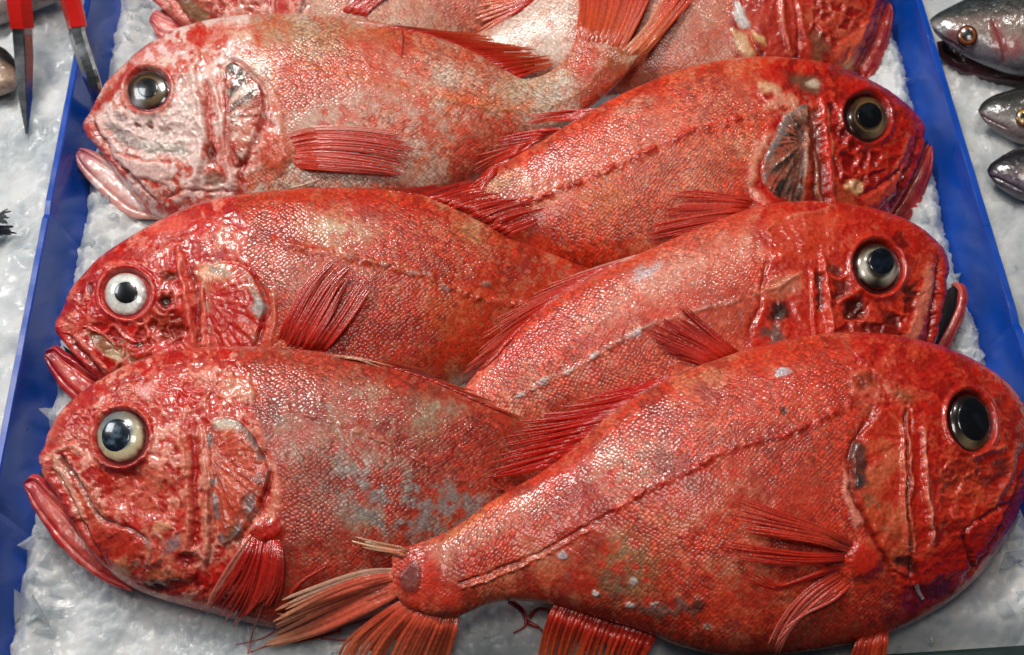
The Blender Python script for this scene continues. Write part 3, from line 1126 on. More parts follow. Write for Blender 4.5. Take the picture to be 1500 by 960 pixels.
    if e:
        cx, cy, rx, ry, rot = e['socket']
        cc, s_ = math.cos(math.radians(rot)), math.sin(math.radians(rot))
        u = ((p.X - cx) * cc + (p.Y - cy) * s_) / rx; v = (-(p.X - cx) * s_ + (p.Y - cy) * cc) / ry
        d = np.hypot(u, v)
        ins = 1 - sstep(.92, 1.04, d)
        p.disp = p.disp * (1 - ins) + 0 * ins
        p.disp += -3.2 * ins + 1.5 * np.exp(-((d - 1.10) / .09) ** 2)
        p.blend(ins, e.get('scol', (150, 28, 22)))
        p.blend(.6 * np.exp(-((d - 1.07) / .07) ** 2), e.get('rcol', (205, 70, 60)))
    # throat and snout edges go plain and glossy
    P = lo.P + lo.N * (p.disp * 0.001 * lo.up * np.clip(np.minimum(lo.w, 1 - lo.w) * 14, 0, 1))[..., None]
    f.P = P
    p.col = np.clip(1.12 * np.clip(p.col, 0, 1) ** 1.22, 0, 1)
    sat = 1 - p.col.min(-1) / np.maximum(p.col.max(-1), 1e-6)
    p.col[..., 1] *= 1 - .17 * sstep(.35, .9, sat)
    p.col[..., 2] *= 1 - .34 * sstep(.35, .9, sat)
    V, F = lo.closed(P)
    mesh_obj("body", V, F, sp.get('mat', M_SKIN), f.root, cols=np.clip(p.col.reshape(-1, 3), 0, 1),
             attrs={"scales": np.clip(p.scales, 0, 1).ravel()}, uv=np.stack([lo.U.ravel(), lo.Vv.ravel() + .5], 1))
    f.bvh = lo.bvh(P)
    ALL.append(f)
    # jaws
    for j in sp.get('jaws', []):
        pt = f.pt + f.n * j.get('off', -.0015)
        jl = Loft(j['D'], j['V'], pt, f.n, .55 * j.get('k', .42), 1.6, j.get('tmul'), fine=False, end_round=.16)
        q = Paint(jl, sp['seed'] + 200)
        q.col[:] = lin(j['c'][0])
        q.blend(.85 * sstep(.45, .62, q.n(20, 1)), j['c'][1])
        if len(j['c']) > 2:
            q.blend(j.get('tipw', .9) * (1 - sstep(.05, .32, jl.s)), j['c'][2])
        if 'lip' in j:
            q.blend(.8 * (1 - sstep(.08, .26, jl.w)), j['lip'])
        if 'mid' in j:
            q.blend(.8 * np.exp(-((jl.w - .45) / .16) ** 2) * sstep(.3, .6, q.n(18, 5)) * sstep(.15, .3, jl.s), j['mid'])
        q.disp += 1.3 * (q.n(20, 2, 2) - .5) + .8 * np.exp(-((jl.w - .16) / .07) ** 2) - 1.3 * np.exp(-((jl.w - .30) / .05) ** 2) + 1.0 * np.exp(-((jl.w - .62) / .12) ** 2) * (q.n(30, 7) - .2) - .9 * np.exp(-((jl.w - .80) / .05) ** 2)
        PJ = jl.P + jl.N * (q.disp * .001 * jl.up)[..., None]
        V, F = jl.closed(PJ)
        mesh_obj(j.get('name', "lower_jaw"), V, F, M_FLESH, f.root, cols=np.clip(q.col.reshape(-1, 3), 0, 1))
    if 'mouth' in sp:
        mo = sp['mouth']
        ml = Loft(mo['D'], mo['V'], f.pt - f.n * mo.get('sink', .004), f.n, .2, 2.0, None, fine=False, end_round=.1)
        V, F = ml.closed(ml.P)
        mesh_obj("mouth_lining", V, F, M_DARK, f.root)
    if e:
        eye(f, e)
    return f


GROUP_EYE = None
# file of fish facing left / facing right, from the back of the tray to the front
F1 = make_fish(dict(
    label="red fish showing only parted jaws and flank behind the pale-cheeked fish",
    seed=11, side=-1, ref=(560, 0), z0=.082, a=0.0, b=.30, step=2.0,
    D=[(222, -8), (235, -40), (280, -80), (350, -112), (450, -125), (560, -118), (680, -90), (780, -50), (850, -25), (930, -10)],
    V=[(226, 2), (250, 26), (275, 46), (300, 58), (380, 95), (470, 112), (560, 105), (660, 85), (760, 50), (850, 25), (930, 18)],
    head=[(470, -120), (455, -40), (452, 0), (440, 60), (430, 110)],
    c=dict(mott=.4, red=(200, 128, 112), pale=(205, 172, 152), amt=.5, deep=(176, 92, 80), hred=(206, 84, 68), hpale=(228, 182, 170), hamt=.5),
    caves=[([(300, -20), (395, -20), (390, 24), (330, 30), (300, 15)], 16, 1.6, (190, 70, 55), .6)],
    hpatches=[([(258, 0), (275, -8), (310, 22), (305, 36), (285, 30)], (150, 125, 100), .85, 4, -.6),
              ([(240, -10), (255, -6), (290, 40), (270, 38)], (228, 150, 140), .9, 4, .8),
              ([(402, -20), (415, -20), (420, 30), (408, 30)], (198, 48, 36), .8, 3)],
    ridges=[([(226, -4), (245, 16), (275, 42)], 5, 1.6, (214, 110, 108), .8),
            ([(250, -6), (270, 18), (290, 44)], 3, -1.8, (150, 40, 32), .7),
            ([(398, -20), (402, 30)], 4, 1.5, (232, 170, 160), .9), ([(425, -20), (430, 30)], 4, 1.6, (232, 170, 160), .9),
            ([(450, -10), (440, 15), (432, 30)], 3, -1.6, (70, 60, 40), .8)],
    jaws=[dict(D=[(221, 27), (228, 15), (240, 20), (256, 27), (280, 42)], V=[(218, 32), (224, 42), (232, 55), (250, 62), (285, 62)], k=.30,
               c=[(206, 78, 76), (226, 140, 132), (176, 74, 84)], lip=(196, 70, 76))],
    eye=dict(socket=(318, -48, 36, 34, 0), ball=(318, -48, 31, 30, 0), pupil=(319, -48, 16, 15), iris=[(0, (40, 34, 28)), (.6, (120, 100, 76)), (.9, (80, 66, 50)), (1, (60, 28, 22))]),
    mouth=dict(D=[(236, 14), (248, 20), (270, 35)], V=[(234, 22), (248, 29), (270, 41)]),
))
F2 = make_fish(dict(
    label="red fish with cream gill patches and dark red jaw behind the black-gilled fish",
    seed=12, side=1, ref=(1000, 30), z0=.085, a=-.03, b=.30, step=2.0,
    D=[(1302, -12), (1285, -50), (1230, -90), (1150, -115), (1050, -115), (950, -88), (870, -52), (800, -12), (750, 22), (690, 55)],
    V=[(1297, 5), (1280, 60), (1250, 108), (1200, 140), (1120, 165), (1000, 165), (900, 142), (830, 124), (760, 112), (690, 100)],
    head=[(1100, -120), (1078, -40), (1070, 10), (1066, 60), (1090, 110), (1110, 160)],
    c=dict(mott=.4, red=(198, 126, 108), pale=(204, 168, 152), amt=.42, deep=(180, 96, 82), hred=(196, 56, 38), hpale=(222, 132, 108), hamt=.25, hpale2=(222, 120, 98)),
    patches=[(('e', 785, 45, 72, 62, -30), (226, 206, 192), .92, 25)],
    caves=[([(1170, -20), (1262, -20), (1258, 40), (1215, 66), (1185, 50)], 17, 2.0, (170, 30, 18), .85)],
    gills=[dict(poly=[(1085, -40), (1150, -40), (1165, 80), (1120, 88), (1105, 60), (1080, 10)], fan=(1150, -40), c0=(196, 78, 60), c1=(170, 52, 40), al=.7, freq=9)],
    hpatches=[([(1072, 0), (1080, 2), (1096, 30), (1098, 44), (1086, 42), (1076, 22)], (212, 208, 204), .95, 3, .6),
              ([(1072, 42), (1092, 52), (1108, 76), (1100, 86), (1076, 72)], (226, 196, 160), .9, 5, 1.0),
              ([(1100, 46), (1122, 58), (1120, 66), (1104, 58)], (220, 196, 150), .9, 3, .8),
              ([(1108, 62), (1122, 78), (1118, 86)], (52, 36, 26), .8, 3, -.6),
              ([(1182, 50), (1200, 45), (1215, 70), (1205, 92), (1188, 86)], (150, 110, 90), .8, 6),
              ([(1218, 76), (1250, 50), (1290, 20), (1284, 48), (1256, 70), (1226, 88)], (226, 120, 98), .85, 5, 1.4),
              (('e', 1243, 95, 9, 9, 0), (226, 180, 140), .85, 4, .8)],
    ridges=[([(1142, -30), (1148, 40), (1160, 90)], 3, 1.4, (224, 130, 110), .8), ([(1166, -30), (1172, 30), (1188, 88)], 5, 1.6, (214, 96, 74), .7),
            ([(1294, -5), (1282, 40), (1255, 105)], 3, -1.6, (120, 20, 14), .7), ([(1280, 0), (1268, 40), (1245, 90)], 4, 1.3, (226, 120, 96), .6)],
    eye=dict(socket=(1222, -46, 36, 36, 0), ball=(1222, -46, 31, 32, 0), pupil=(1223, -46, 19, 19), iris=[(0, (20, 18, 16)), (.6, (70, 52, 34)), (.7, (170, 138, 92)), (.85, (60, 46, 36)), (1, (24, 12, 10))]),
    jaws=[dict(D=[(1300, 4), (1293, 20), (1276, 50), (1248, 100)], V=[(1306, 6), (1309, 22), (1303, 60), (1288, 98), (1272, 120)], k=.45,
               c=[(150, 26, 22), (176, 44, 36), (160, 30, 28)], mid=(190, 60, 50), off=.004)],
))
F3 = make_fish(dict(
    label="red fish with silvery pale-pink cheek, brown-gold eye and tail curled up over its neighbours",
    seed=13, dents=[(235, 205, 48, 26, 10, -2.6), (300, 180, 9, 70, 0, -1.2), (270, 68, 30, 8, -20, -1.2)], side=-1, finbase=[(405, 222, 24, 26, 0, (212, 110, 88))], ref=(480, 170), z0=.094, a=-.02, b=.33,
    D=[(128, 174), (140, 152), (160, 121), (188, 95), (217, 72), (247, 55), (283, 42), (322, 34), (360, 29), (410, 27), (470, 29), (530, 35), (590, 45), (650, 61),
       (700, 83), (738, 105), (762, 117), (788, 114), (812, 102), (832, 82), (843, 58), (850, 32)],
    V=[(124, 192), (138, 211), (153, 230), (176, 262), (205, 298), (240, 322), (310, 338), (400, 345), (490, 338), (580, 320), (660, 290), (720, 255), (770, 220),
       (815, 190), (850, 168), (880, 145), (905, 122), (925, 98), (938, 78)],
    tmul=[(0, 1), (.75, 1), (.9, .85), (1, .35)],
    head=[(365, 20), (368, 60), (352, 90), (388, 128), (408, 165), (412, 200), (388, 235), (362, 262), (350, 330)],
    c=dict(mott=.55, red=(206, 92, 66), pale=(204, 188, 172), amt=.62, deep=(186, 62, 42), red2=(220, 110, 60), hred=(204, 50, 34), hpale=(236, 210, 200), hamt=1.1,
           hdeep=(196, 60, 44), hpale2=(236, 214, 206)),
    patches=[([(370, 28), (500, 32), (585, 44), (560, 80), (480, 86), (400, 80)], (176, 146, 112), .62, 18),
             ([(500, 60), (560, 50), (580, 85), (520, 95)], (206, 72, 48), .7, 14), ([(640, 240), (700, 200), (760, 190), (740, 250), (640, 290)], (182, 66, 52), .7, 26),
             (('e', 770, 128, 55, 18, -18), (206, 190, 158), .75, 12), ([(845, 60), (930, 60), (925, 105), (850, 130), (835, 95)], (204, 80, 40), .75, 16),
             (('e', 905, 85, 18, 22, 30), (150, 110, 70), .6, 10), (('e', 880, 118, 40, 14, -40), (150, 60, 40), .5, 10),
             ([(400, 95), (470, 90), (640, 130), (780, 150), (780, 165), (620, 150), (460, 110)], (218, 110, 62), .6, 12),
             ([(600, 80), (690, 100), (740, 125), (690, 130)], (210, 186, 168), .6, 14),
             ([(420, 150), (520, 130), (640, 160), (650, 230), (560, 290), (440, 280), (420, 200)], (206, 190, 176), .6, 30, 0, .34)],
    lat=[([(420, 90), (520, 112), (620, 137), (700, 156), (780, 161), (840, 140), (890, 95)], 4, .5, (196, 150, 110), .5)],
    caves=[([(250, 90), (285, 92), (294, 200), (270, 235), (225, 225), (190, 205), (150, 170), (160, 155), (205, 180), (255, 150)], 15, .9, (172, 160, 150), .55)],
    gills=[dict(poly=[(322, 104), (345, 92), (368, 112), (384, 130), (388, 150), (381, 178), (368, 208), (354, 240), (342, 242), (334, 205), (326, 150)], fan=(318, 176),
                c0=(228, 208, 194), c1=(64, 58, 50), al1=.95, c2=(204, 70, 46), al2=.42, rim=(176, 50, 34), freq=15, h=2.2)],
    hpatches=[([(190, 85), (225, 66), (262, 60), (268, 72), (225, 84), (200, 98)], (238, 206, 204), .9, 5, .8),
              ([(272, 50), (330, 34), (368, 40), (372, 56), (335, 60), (280, 72)], (204, 66, 48), .6, 8),
              ([(334, 46), (368, 44), (372, 60), (350, 64)], (226, 196, 176), .8, 6, .8),
              ([(200, 72), (250, 58), (320, 50), (330, 60), (262, 74), (196, 96)], (196, 34, 24), .55, 5, 0, .45),
              ([(134, 168), (160, 125), (190, 98), (196, 108), (172, 130), (165, 150), (145, 162)], (178, 26, 24), .85, 6),
              ([(140, 172), (160, 155), (205, 172), (240, 165), (262, 140), (285, 150), (290, 220), (250, 232), (200, 215), (165, 195)], (234, 212, 204), .8, 10),
              ([(150, 180), (175, 184), (190, 200), (225, 210), (270, 214), (275, 225), (225, 222), (180, 212)], (150, 142, 136), .7, 5, -.6),
              (('e', 178, 172, 10, 6, 20), (176, 150, 146), .9, 2, -1.6), (('e', 199, 183, 4, 4, 0), (130, 70, 60), .9, 1.5, -1.4), (('e', 218, 183, 4, 4, 0), (130, 70, 60), .9, 1.5, -1.4),
              (('e', 240, 190, 8, 9, 0), (200, 176, 166), .8, 3, -1.2), (('e', 215, 213, 9, 6, 0), (206, 194, 182), .9, 3, 1.0), (('e', 238, 216, 9, 6, 0), (206, 196, 180), .9, 3, .8),
              ([(138, 172), (148, 176), (170, 212), (192, 232), (250, 242), (250, 262), (240, 266), (200, 258), (178, 245), (155, 205)], (232, 200, 192), .95, 3, 1.5),
              ([(300, 120), (308, 120), (316, 200), (318, 245), (306, 240), (300, 190)], (178, 52, 40), .8, 4, -1.6),
              ([(308, 205), (318, 215), (312, 240), (304, 228)], (110, 30, 24), .8, 3, -1.2),
              ([(298, 260), (316, 250), (330, 262), (322, 275), (300, 272)], (150, 120, 104), .8, 4, -1.2),
              ([(336, 200), (352, 205), (350, 240), (340, 245)], (192, 48, 32), .7, 4),
              ([(350, 236), (365, 232), (352, 300), (338, 300)], (172, 44, 34), .8, 5, -1.0)],
    ridges=[([(281, 98), (290, 145), (297, 195), (292, 240), (280, 272), (262, 292)], 5.5, 2.0, (234, 206, 198), .9),
            ([(306, 112), (320, 150), (329, 195), (333, 240), (342, 276)], 4.5, 2.0, (234, 196, 188), .9), ([(330, 120), (332, 180), (330, 235)], 2.2, -1.2, (176, 40, 30), .8),
            ([(282, 66), (290, 85), (284, 100)], 4, 1.0, (230, 190, 180), .7),
            ([(128, 182), (143, 208), (162, 232), (185, 256)], 6, 1.6, (196, 96, 98), .9), ([(140, 182), (155, 210), (176, 240), (232, 298)], 2.4, -2.0, (160, 46, 40), .85),
            ([(172, 222), (205, 234), (250, 238)], 2.2, -1.2, (196, 70, 60), .7), ([(332, 84), (356, 98), (382, 122), (392, 150), (386, 182), (372, 214), (350, 262)], 3, -1.4, (140, 30, 24), .6),
            ([(396, 130), (408, 160), (410, 190), (398, 205)], 6, .9, (226, 160, 146), .7),
            ([(240, 292), (270, 278), (310, 282), (342, 280)], 3, -1.3, (170, 60, 48), .6)],
    eye=dict(socket=(216, 131, 34, 33, -20), scol=(150, 26, 20), rcol=(196, 60, 48), ball=(217, 132, 31, 29, -15), pupil=(219, 132, 15, 14), dome=.35, up=-.0002,
             iris=[(0, (40, 34, 28)), (.5, (70, 56, 42)), (.60, (122, 102, 76)), (.70, (84, 68, 50)), (.88, (70, 58, 46)), (1.0, (56, 28, 22))],
             sect=[(140, 22, .66, .98, (180, 184, 188), .85), (60, 50, .55, .85, (150, 130, 100), .5)], pcol=(10, 12, 18)),
    jaws=[dict(D=[(117, 217), (130, 219), (148, 227), (178, 244), (212, 272), (250, 300)], V=[(111, 227), (116, 246), (138, 274), (165, 300), (195, 319), (240, 322)], k=.26,
               c=[(222, 156, 146), (236, 204, 198), (170, 84, 100)], lip=(206, 120, 114), mid=(238, 214, 208)),
          dict(name="jaw_bone", D=[(190, 243), (215, 252), (248, 258)], V=[(196, 256), (214, 278), (232, 302), (240, 268)], k=.10, off=.010, c=[(226, 176, 166), (232, 196, 188)])],
))
F4 = make_fish(dict(
    label="red fish with a black fan-shaped patch on its gill and a gold-ringed black eye",
    seed=14, dents=[(1272, 238, 34, 26, -30, -2.6), (1198, 220, 9, 60, 0, -1.5), (1240, 130, 30, 8, 20, -1.0)], side=1, finbase=[(1122, 304, 16, 16, 0, (206, 60, 42))], ref=(1050, 230), z0=.099, a=-.12, b=.33,
    D=[(1356, 186), (1345, 172), (1322, 152), (1290, 132), (1250, 113), (1205, 98), (1160, 91), (1110, 89), (1060, 93), (1005, 104), (950, 124), (900, 146), (850, 174), (800, 204), (760, 228), (720, 252), (675, 282), (630, 310)],
    V=[(1352, 205), (1340, 245), (1320, 290), (1290, 335), (1240, 375), (1160, 405), (1060, 418), (960, 416), (880, 405), (810, 385), (750, 368), (690, 358), (630, 352)],
    head=[(1150, 80), (1120, 105), (1105, 140), (1140, 165), (1108, 215), (1096, 255), (1100, 290), (1120, 340)],
    c=dict(red=(216, 84, 54), pale=(218, 164, 140), amt=.34, deep=(176, 58, 42), hred=(198, 40, 22), hpale=(212, 84, 58), hamt=.25, hdeep=(142, 20, 12), hpale2=(220, 120, 92)),
    patches=[([(900, 180), (1080, 110), (1110, 160), (960, 230), (840, 280), (800, 260)], (222, 150, 128), .5, 26),
             ([(820, 290), (900, 250), (1040, 200), (1090, 240), (1060, 300), (940, 360), (840, 340)], (200, 120, 90), .5, 26),
             ([(840, 270), (900, 250), (930, 300), (860, 330)], (206, 130, 66), .5, 20), (('e', 735, 268, 26, 12, -30), (206, 176, 140), .6, 8), (('e', 930, 155, 28, 10, -25), (210, 190, 176), .55, 8)],
    lat=[([(760, 300), (830, 275), (920, 235), (1000, 200), (1090, 172)], 6, 1.4, (196, 36, 24), .8)],
    caves=[([(1222, 150), (1238, 160), (1245, 190), (1275, 215), (1310, 210), (1330, 195), (1318, 235), (1290, 262), (1255, 280), (1225, 275), (1218, 210)], 25, 2.3, (150, 24, 14), .8)],
    gills=[dict(poly=[(1150, 168), (1178, 152), (1188, 165), (1186, 220), (1180, 262), (1174, 298), (1140, 290), (1120, 268), (1117, 240), (1132, 205)], fan=(1180, 205),
                c0=(168, 130, 112), c1=(34, 30, 28), al1=.95, c2=(40, 34, 32), al2=.55, rim=(150, 138, 134), freq=17, h=1.2)],
    hpatches=[([(1150, 110), (1190, 112), (1204, 128), (1196, 140), (1168, 132)], (120, 100, 84), .85, 6, -1.2), (('e', 1190, 124, 9, 5, 0), (226, 206, 186), .8, 3, .6),
              ([(1108, 120), (1140, 125), (1180, 146), (1186, 165), (1160, 168), (1120, 170), (1108, 150)], (226, 176, 156), .75, 8, .6, .35),
              (('e', 1122, 128, 12, 9, 0), (226, 196, 160), .7, 5, .8),
              ([(1134, 195), (1128, 205), (1108, 240), (1104, 275), (1128, 296), (1112, 300), (1096, 270), (1100, 230), (1118, 200)], (228, 170, 150), .9, 5, 1.0),
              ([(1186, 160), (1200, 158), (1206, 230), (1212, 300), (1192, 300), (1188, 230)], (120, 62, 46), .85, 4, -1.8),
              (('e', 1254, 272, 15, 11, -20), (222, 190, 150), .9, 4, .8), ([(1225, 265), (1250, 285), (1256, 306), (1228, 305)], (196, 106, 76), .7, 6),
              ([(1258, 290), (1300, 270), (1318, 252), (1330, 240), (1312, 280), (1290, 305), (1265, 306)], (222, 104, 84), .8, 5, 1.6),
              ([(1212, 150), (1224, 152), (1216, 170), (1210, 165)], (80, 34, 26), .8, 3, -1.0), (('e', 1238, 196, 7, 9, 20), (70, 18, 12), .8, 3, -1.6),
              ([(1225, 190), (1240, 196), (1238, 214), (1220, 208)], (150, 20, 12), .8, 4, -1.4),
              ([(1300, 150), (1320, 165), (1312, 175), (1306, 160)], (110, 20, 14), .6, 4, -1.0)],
    ridges=[([(1204, 146), (1210, 200), (1216, 255), (1220, 308)], 4.5, 2.2, (216, 70, 52), .9), ([(1212, 160), (1219, 230), (1222, 300)], 2, .8, (236, 166, 146), .8),
            ([(1184, 188), (1183, 240), (1176, 296)], 4, 1.4, (214, 140, 118), .8), ([(1196, 220), (1200, 265), (1206, 305)], 2.2, 1.0, (196, 130, 110), .7),
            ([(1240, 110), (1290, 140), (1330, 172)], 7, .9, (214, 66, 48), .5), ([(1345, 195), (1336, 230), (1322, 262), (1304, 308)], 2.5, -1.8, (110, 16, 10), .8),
            ([(1352, 200), (1342, 240), (1322, 285)], 4, 1.3, (196, 52, 42), .7), ([(1330, 195), (1322, 228), (1306, 258)], 3, 1.0, (226, 130, 104), .6),
            ([(1258, 284), (1290, 272), (1318, 250)], 2.4, -1.5, (120, 30, 20), .7), ([(1222, 208), (1250, 205), (1262, 225), (1250, 250), (1232, 262)], 3, 1.2, (216, 76, 60), .6)],
    eye=dict(socket=(1270, 172, 34, 37, -25), scol=(60, 14, 10), rcol=(150, 26, 18), ball=(1270, 173, 30, 33, -25), pupil=(1271, 172, 19, 19), dome=.40, up=-.0004,
             iris=[(0, (20, 18, 16)), (.62, (60, 44, 30)), (.67, (140, 112, 74)), (.72, (70, 54, 40)), (.88, (46, 36, 30)), (1, (22, 12, 10))],
             sect=[(75, 40, .6, 1.0, (180, 160, 130), .7), (-60, 60, .6, .9, (176, 140, 90), .4)], pcol=(6, 6, 8), haze=.08),
    jaws=[dict(D=[(1359, 212), (1350, 224), (1330, 252), (1306, 292), (1290, 318)], V=[(1367, 218), (1367, 240), (1356, 278), (1340, 312), (1318, 335)], k=.40,
               c=[(150, 28, 22), (186, 56, 44), (186, 50, 44)], lip=(170, 36, 28))],
    mouth=dict(D=[(1358, 205), (1348, 222), (1335, 248)], V=[(1360, 216), (1352, 230), (1338, 258)]),
))
F5 = make_fish(dict(
    label="bright red fish with a round white eye and black pupil, its mouth hanging open",
    seed=15, dents=[(205, 488, 60, 20, 5, -2.6), (285, 450, 8, 60, 0, -1.5), (250, 408, 14, 22, 0, -1.5)], side=-1, ref=(420, 430), z0=.095, a=-.08, b=.33,
    D=[(84, 468), (93, 452), (104, 428), (125, 402), (150, 378), (182, 356), (215, 337), (252, 318), (292, 302), (340, 291), (400, 284), (450, 280), (505, 279), (560, 281), (612, 288), (655, 300), (700, 321), (745, 347),
       (790, 366), (830, 382), (870, 396), (920, 412), (960, 425)],
    V=[(82, 484), (103, 512), (125, 538), (155, 566), (200, 594), (280, 614), (390, 622), (500, 614), (600, 594), (670, 566), (740, 530), (800, 500), (860, 482), (920, 474), (960, 474)],
    tmul=[(0, 1), (.8, 1), (1, .5)],
    head=[(340, 280), (352, 310), (372, 336), (350, 366), (376, 396), (392, 440), (396, 470), (382, 520)],
    c=dict(red=(198, 72, 42), pale=(202, 160, 134), amt=.24, deep=(156, 46, 28), red2=(206, 106, 46), hred=(204, 36, 26), hpale=(228, 130, 118), hamt=.38, hdeep=(176, 20, 16), hpale2=(238, 188, 180)),
    patches=[(('e', 492, 335, 46, 17, 5), (206, 186, 158), .85, 16, 0, .30), (('e', 682, 344, 20, 9, 20), (196, 170, 128), .6, 8), ([(380, 375), (440, 375), (480, 400), (440, 440), (400, 430)], (200, 150, 132), .45, 18),
             ([(620, 430), (700, 430), (690, 480), (620, 490)], (200, 116, 56), .5, 22), ([(500, 480), (600, 450), (660, 540), (560, 590), (500, 540)], (170, 56, 38), .45, 26),
             ([(450, 280), (600, 285), (690, 320), (620, 320), (500, 300)], (196, 56, 34), .6, 14)]
             + [(('e', x, y, rx, 5, 15), (168, 138, 134), .9, 2.5, .7) for x, y, rx in ((512, 377, 10), (540, 383, 9), (561, 388, 8), (604, 401, 9), (625, 404, 8), (652, 424, 7), (710, 418, 7))],
    lat=[([(400, 352), (455, 366), (520, 380), (610, 401), (655, 420), (720, 442), (790, 450)], 6, 1.5, (212, 120, 96), .6)],
    caves=[([(120, 470), (160, 478), (210, 470), (250, 450), (275, 480), (280, 508), (215, 500), (170, 505), (130, 490)], 19, 2.2, (160, 26, 18), .8),
           ([(230, 400), (262, 395), (268, 440), (235, 450)], 18, 2.0, (130, 40, 30), .7)],
    gills=[dict(poly=[(292, 398), (330, 384), (362, 396), (382, 426), (386, 456), (376, 498), (360, 540), (308, 540), (300, 470), (296, 430)], fan=(298, 436), c0=(198, 44, 30), c1=(232, 140, 122), al1=.6,
                c2=(190, 26, 18), al2=.5, rim=(190, 150, 136), freq=13, h=2.0)],
    hpatches=[([(215, 334), (262, 316), (290, 322), (262, 342), (228, 352)], (230, 120, 112), .75, 7, .5), ([(270, 326), (318, 318), (330, 340), (288, 350)], (206, 30, 20), .8, 7),
              ([(290, 345), (330, 330), (352, 345), (335, 368), (300, 366)], (228, 160, 146), .75, 8, .7, .4), ([(284, 388), (330, 382), (345, 402), (300, 420)], (232, 190, 164), .85, 7, .5),
              (('e', 322, 396, 14, 6, 20), (150, 140, 130), .7, 4), ([(372, 430), (390, 446), (380, 470), (370, 458)], (170, 172, 168), .85, 4, .4), ([(364, 412), (374, 420), (372, 440), (364, 432)], (190, 170, 156), .8, 4),
              (('e', 240, 440, 8, 10, 10), (60, 24, 18), .9, 3, -2.0), (('e', 133, 427, 4, 8, 0), (110, 10, 10), .85, 2, -1.4), (('e', 119, 434, 5, 6, 0), (150, 18, 16), .8, 2, -1.0),
              (('e', 248, 404, 12, 9, 0), (120, 70, 56), .8, 4, -1.4), ([(222, 460), (262, 462), (272, 488), (235, 498), (220, 478)], (150, 60, 36), .7, 5, -1.6),
              ([(128, 484), (160, 498), (190, 512), (180, 528), (150, 520), (132, 500)], (150, 120, 84), .8, 4, -1.4), (('e', 168, 522, 14, 8, 30), (206, 190, 160), .8, 4, .6),
              ([(186, 520), (230, 520), (232, 536), (195, 536)], (130, 110, 84), .85, 4, -.8), (('e', 200, 502, 7, 5, 0), (90, 26, 18), .85, 2, -1.8), (('e', 178, 500, 5, 4, 0), (90, 26, 18), .85, 2, -1.5),
              (('e', 150, 482, 14, 7, 10), (206, 44, 30), .8, 4), ([(84, 466), (104, 428), (150, 380), (158, 392), (120, 430), (100, 470)], (178, 26, 40), .6, 6)],
    ridges=[([(262, 378), (268, 420), (276, 465), (284, 515)], 4.5, 2.2, (228, 130, 122), .85), ([(280, 392), (288, 440), (290, 515)], 4, -1.6, (130, 26, 18), .8), ([(296, 418), (297, 470), (296, 520)], 3.5, 2.0, (232, 140, 130), .85),
            ([(259, 360), (266, 385), (258, 400)], 4, 1.2, (228, 140, 130), .7), ([(84, 476), (96, 498), (116, 520), (140, 552)], 5.5, 1.8, (204, 64, 66), .8), ([(100, 492), (122, 518), (150, 552)], 2.2, -1.6, (140, 20, 16), .7),
            ([(110, 490), (130, 512), (152, 540)], 3.5, 1.2, (226, 140, 128), .7), ([(372, 400), (388, 432), (390, 462), (380, 505)], 3, -1.5, (130, 22, 16), .7), ([(398, 430), (402, 465), (392, 505)], 5, .8, (222, 130, 112), .6),
            ([(150, 395), (190, 384), (228, 398)], 3, 1.0, (226, 110, 104), .7), ([(180, 500), (178, 525), (170, 540)], 2.4, 1.4, (230, 150, 140), .8), ([(214, 488), (222, 506), (212, 520)], 2.4, 1.3, (226, 130, 120), .7)],
    eye=dict(socket=(185, 430, 37, 36, 0), scol=(172, 26, 22), rcol=(206, 56, 48), gam=1.0, ball=(184, 431, 31, 31, 0), pupil=(187, 431, 17.5, 16.5), dome=.42, up=.0004,
             iris=[(0, (200, 200, 190)), (.55, (205, 206, 196)), (.63, (232, 232, 224)), (.85, (226, 228, 222)), (1.0, (190, 176, 166))],
             sect=[(190, 50, .6, 1.05, (180, 180, 172), .4)], pcol=(6, 10, 14), haze=.2, hazecol=(40, 56, 64)),
    jaws=[dict(D=[(70, 514), (82, 506), (96, 516), (122, 530), (165, 560)], V=[(65, 524), (74, 546), (98, 578), (125, 600), (160, 600)], k=.28, c=[(176, 22, 26), (206, 60, 50), (140, 22, 44)], lip=(166, 22, 42), mid=(222, 110, 96))],
    mouth=dict(D=[(92, 506), (105, 516), (124, 536)], V=[(96, 515), (108, 525), (124, 542)]),
))
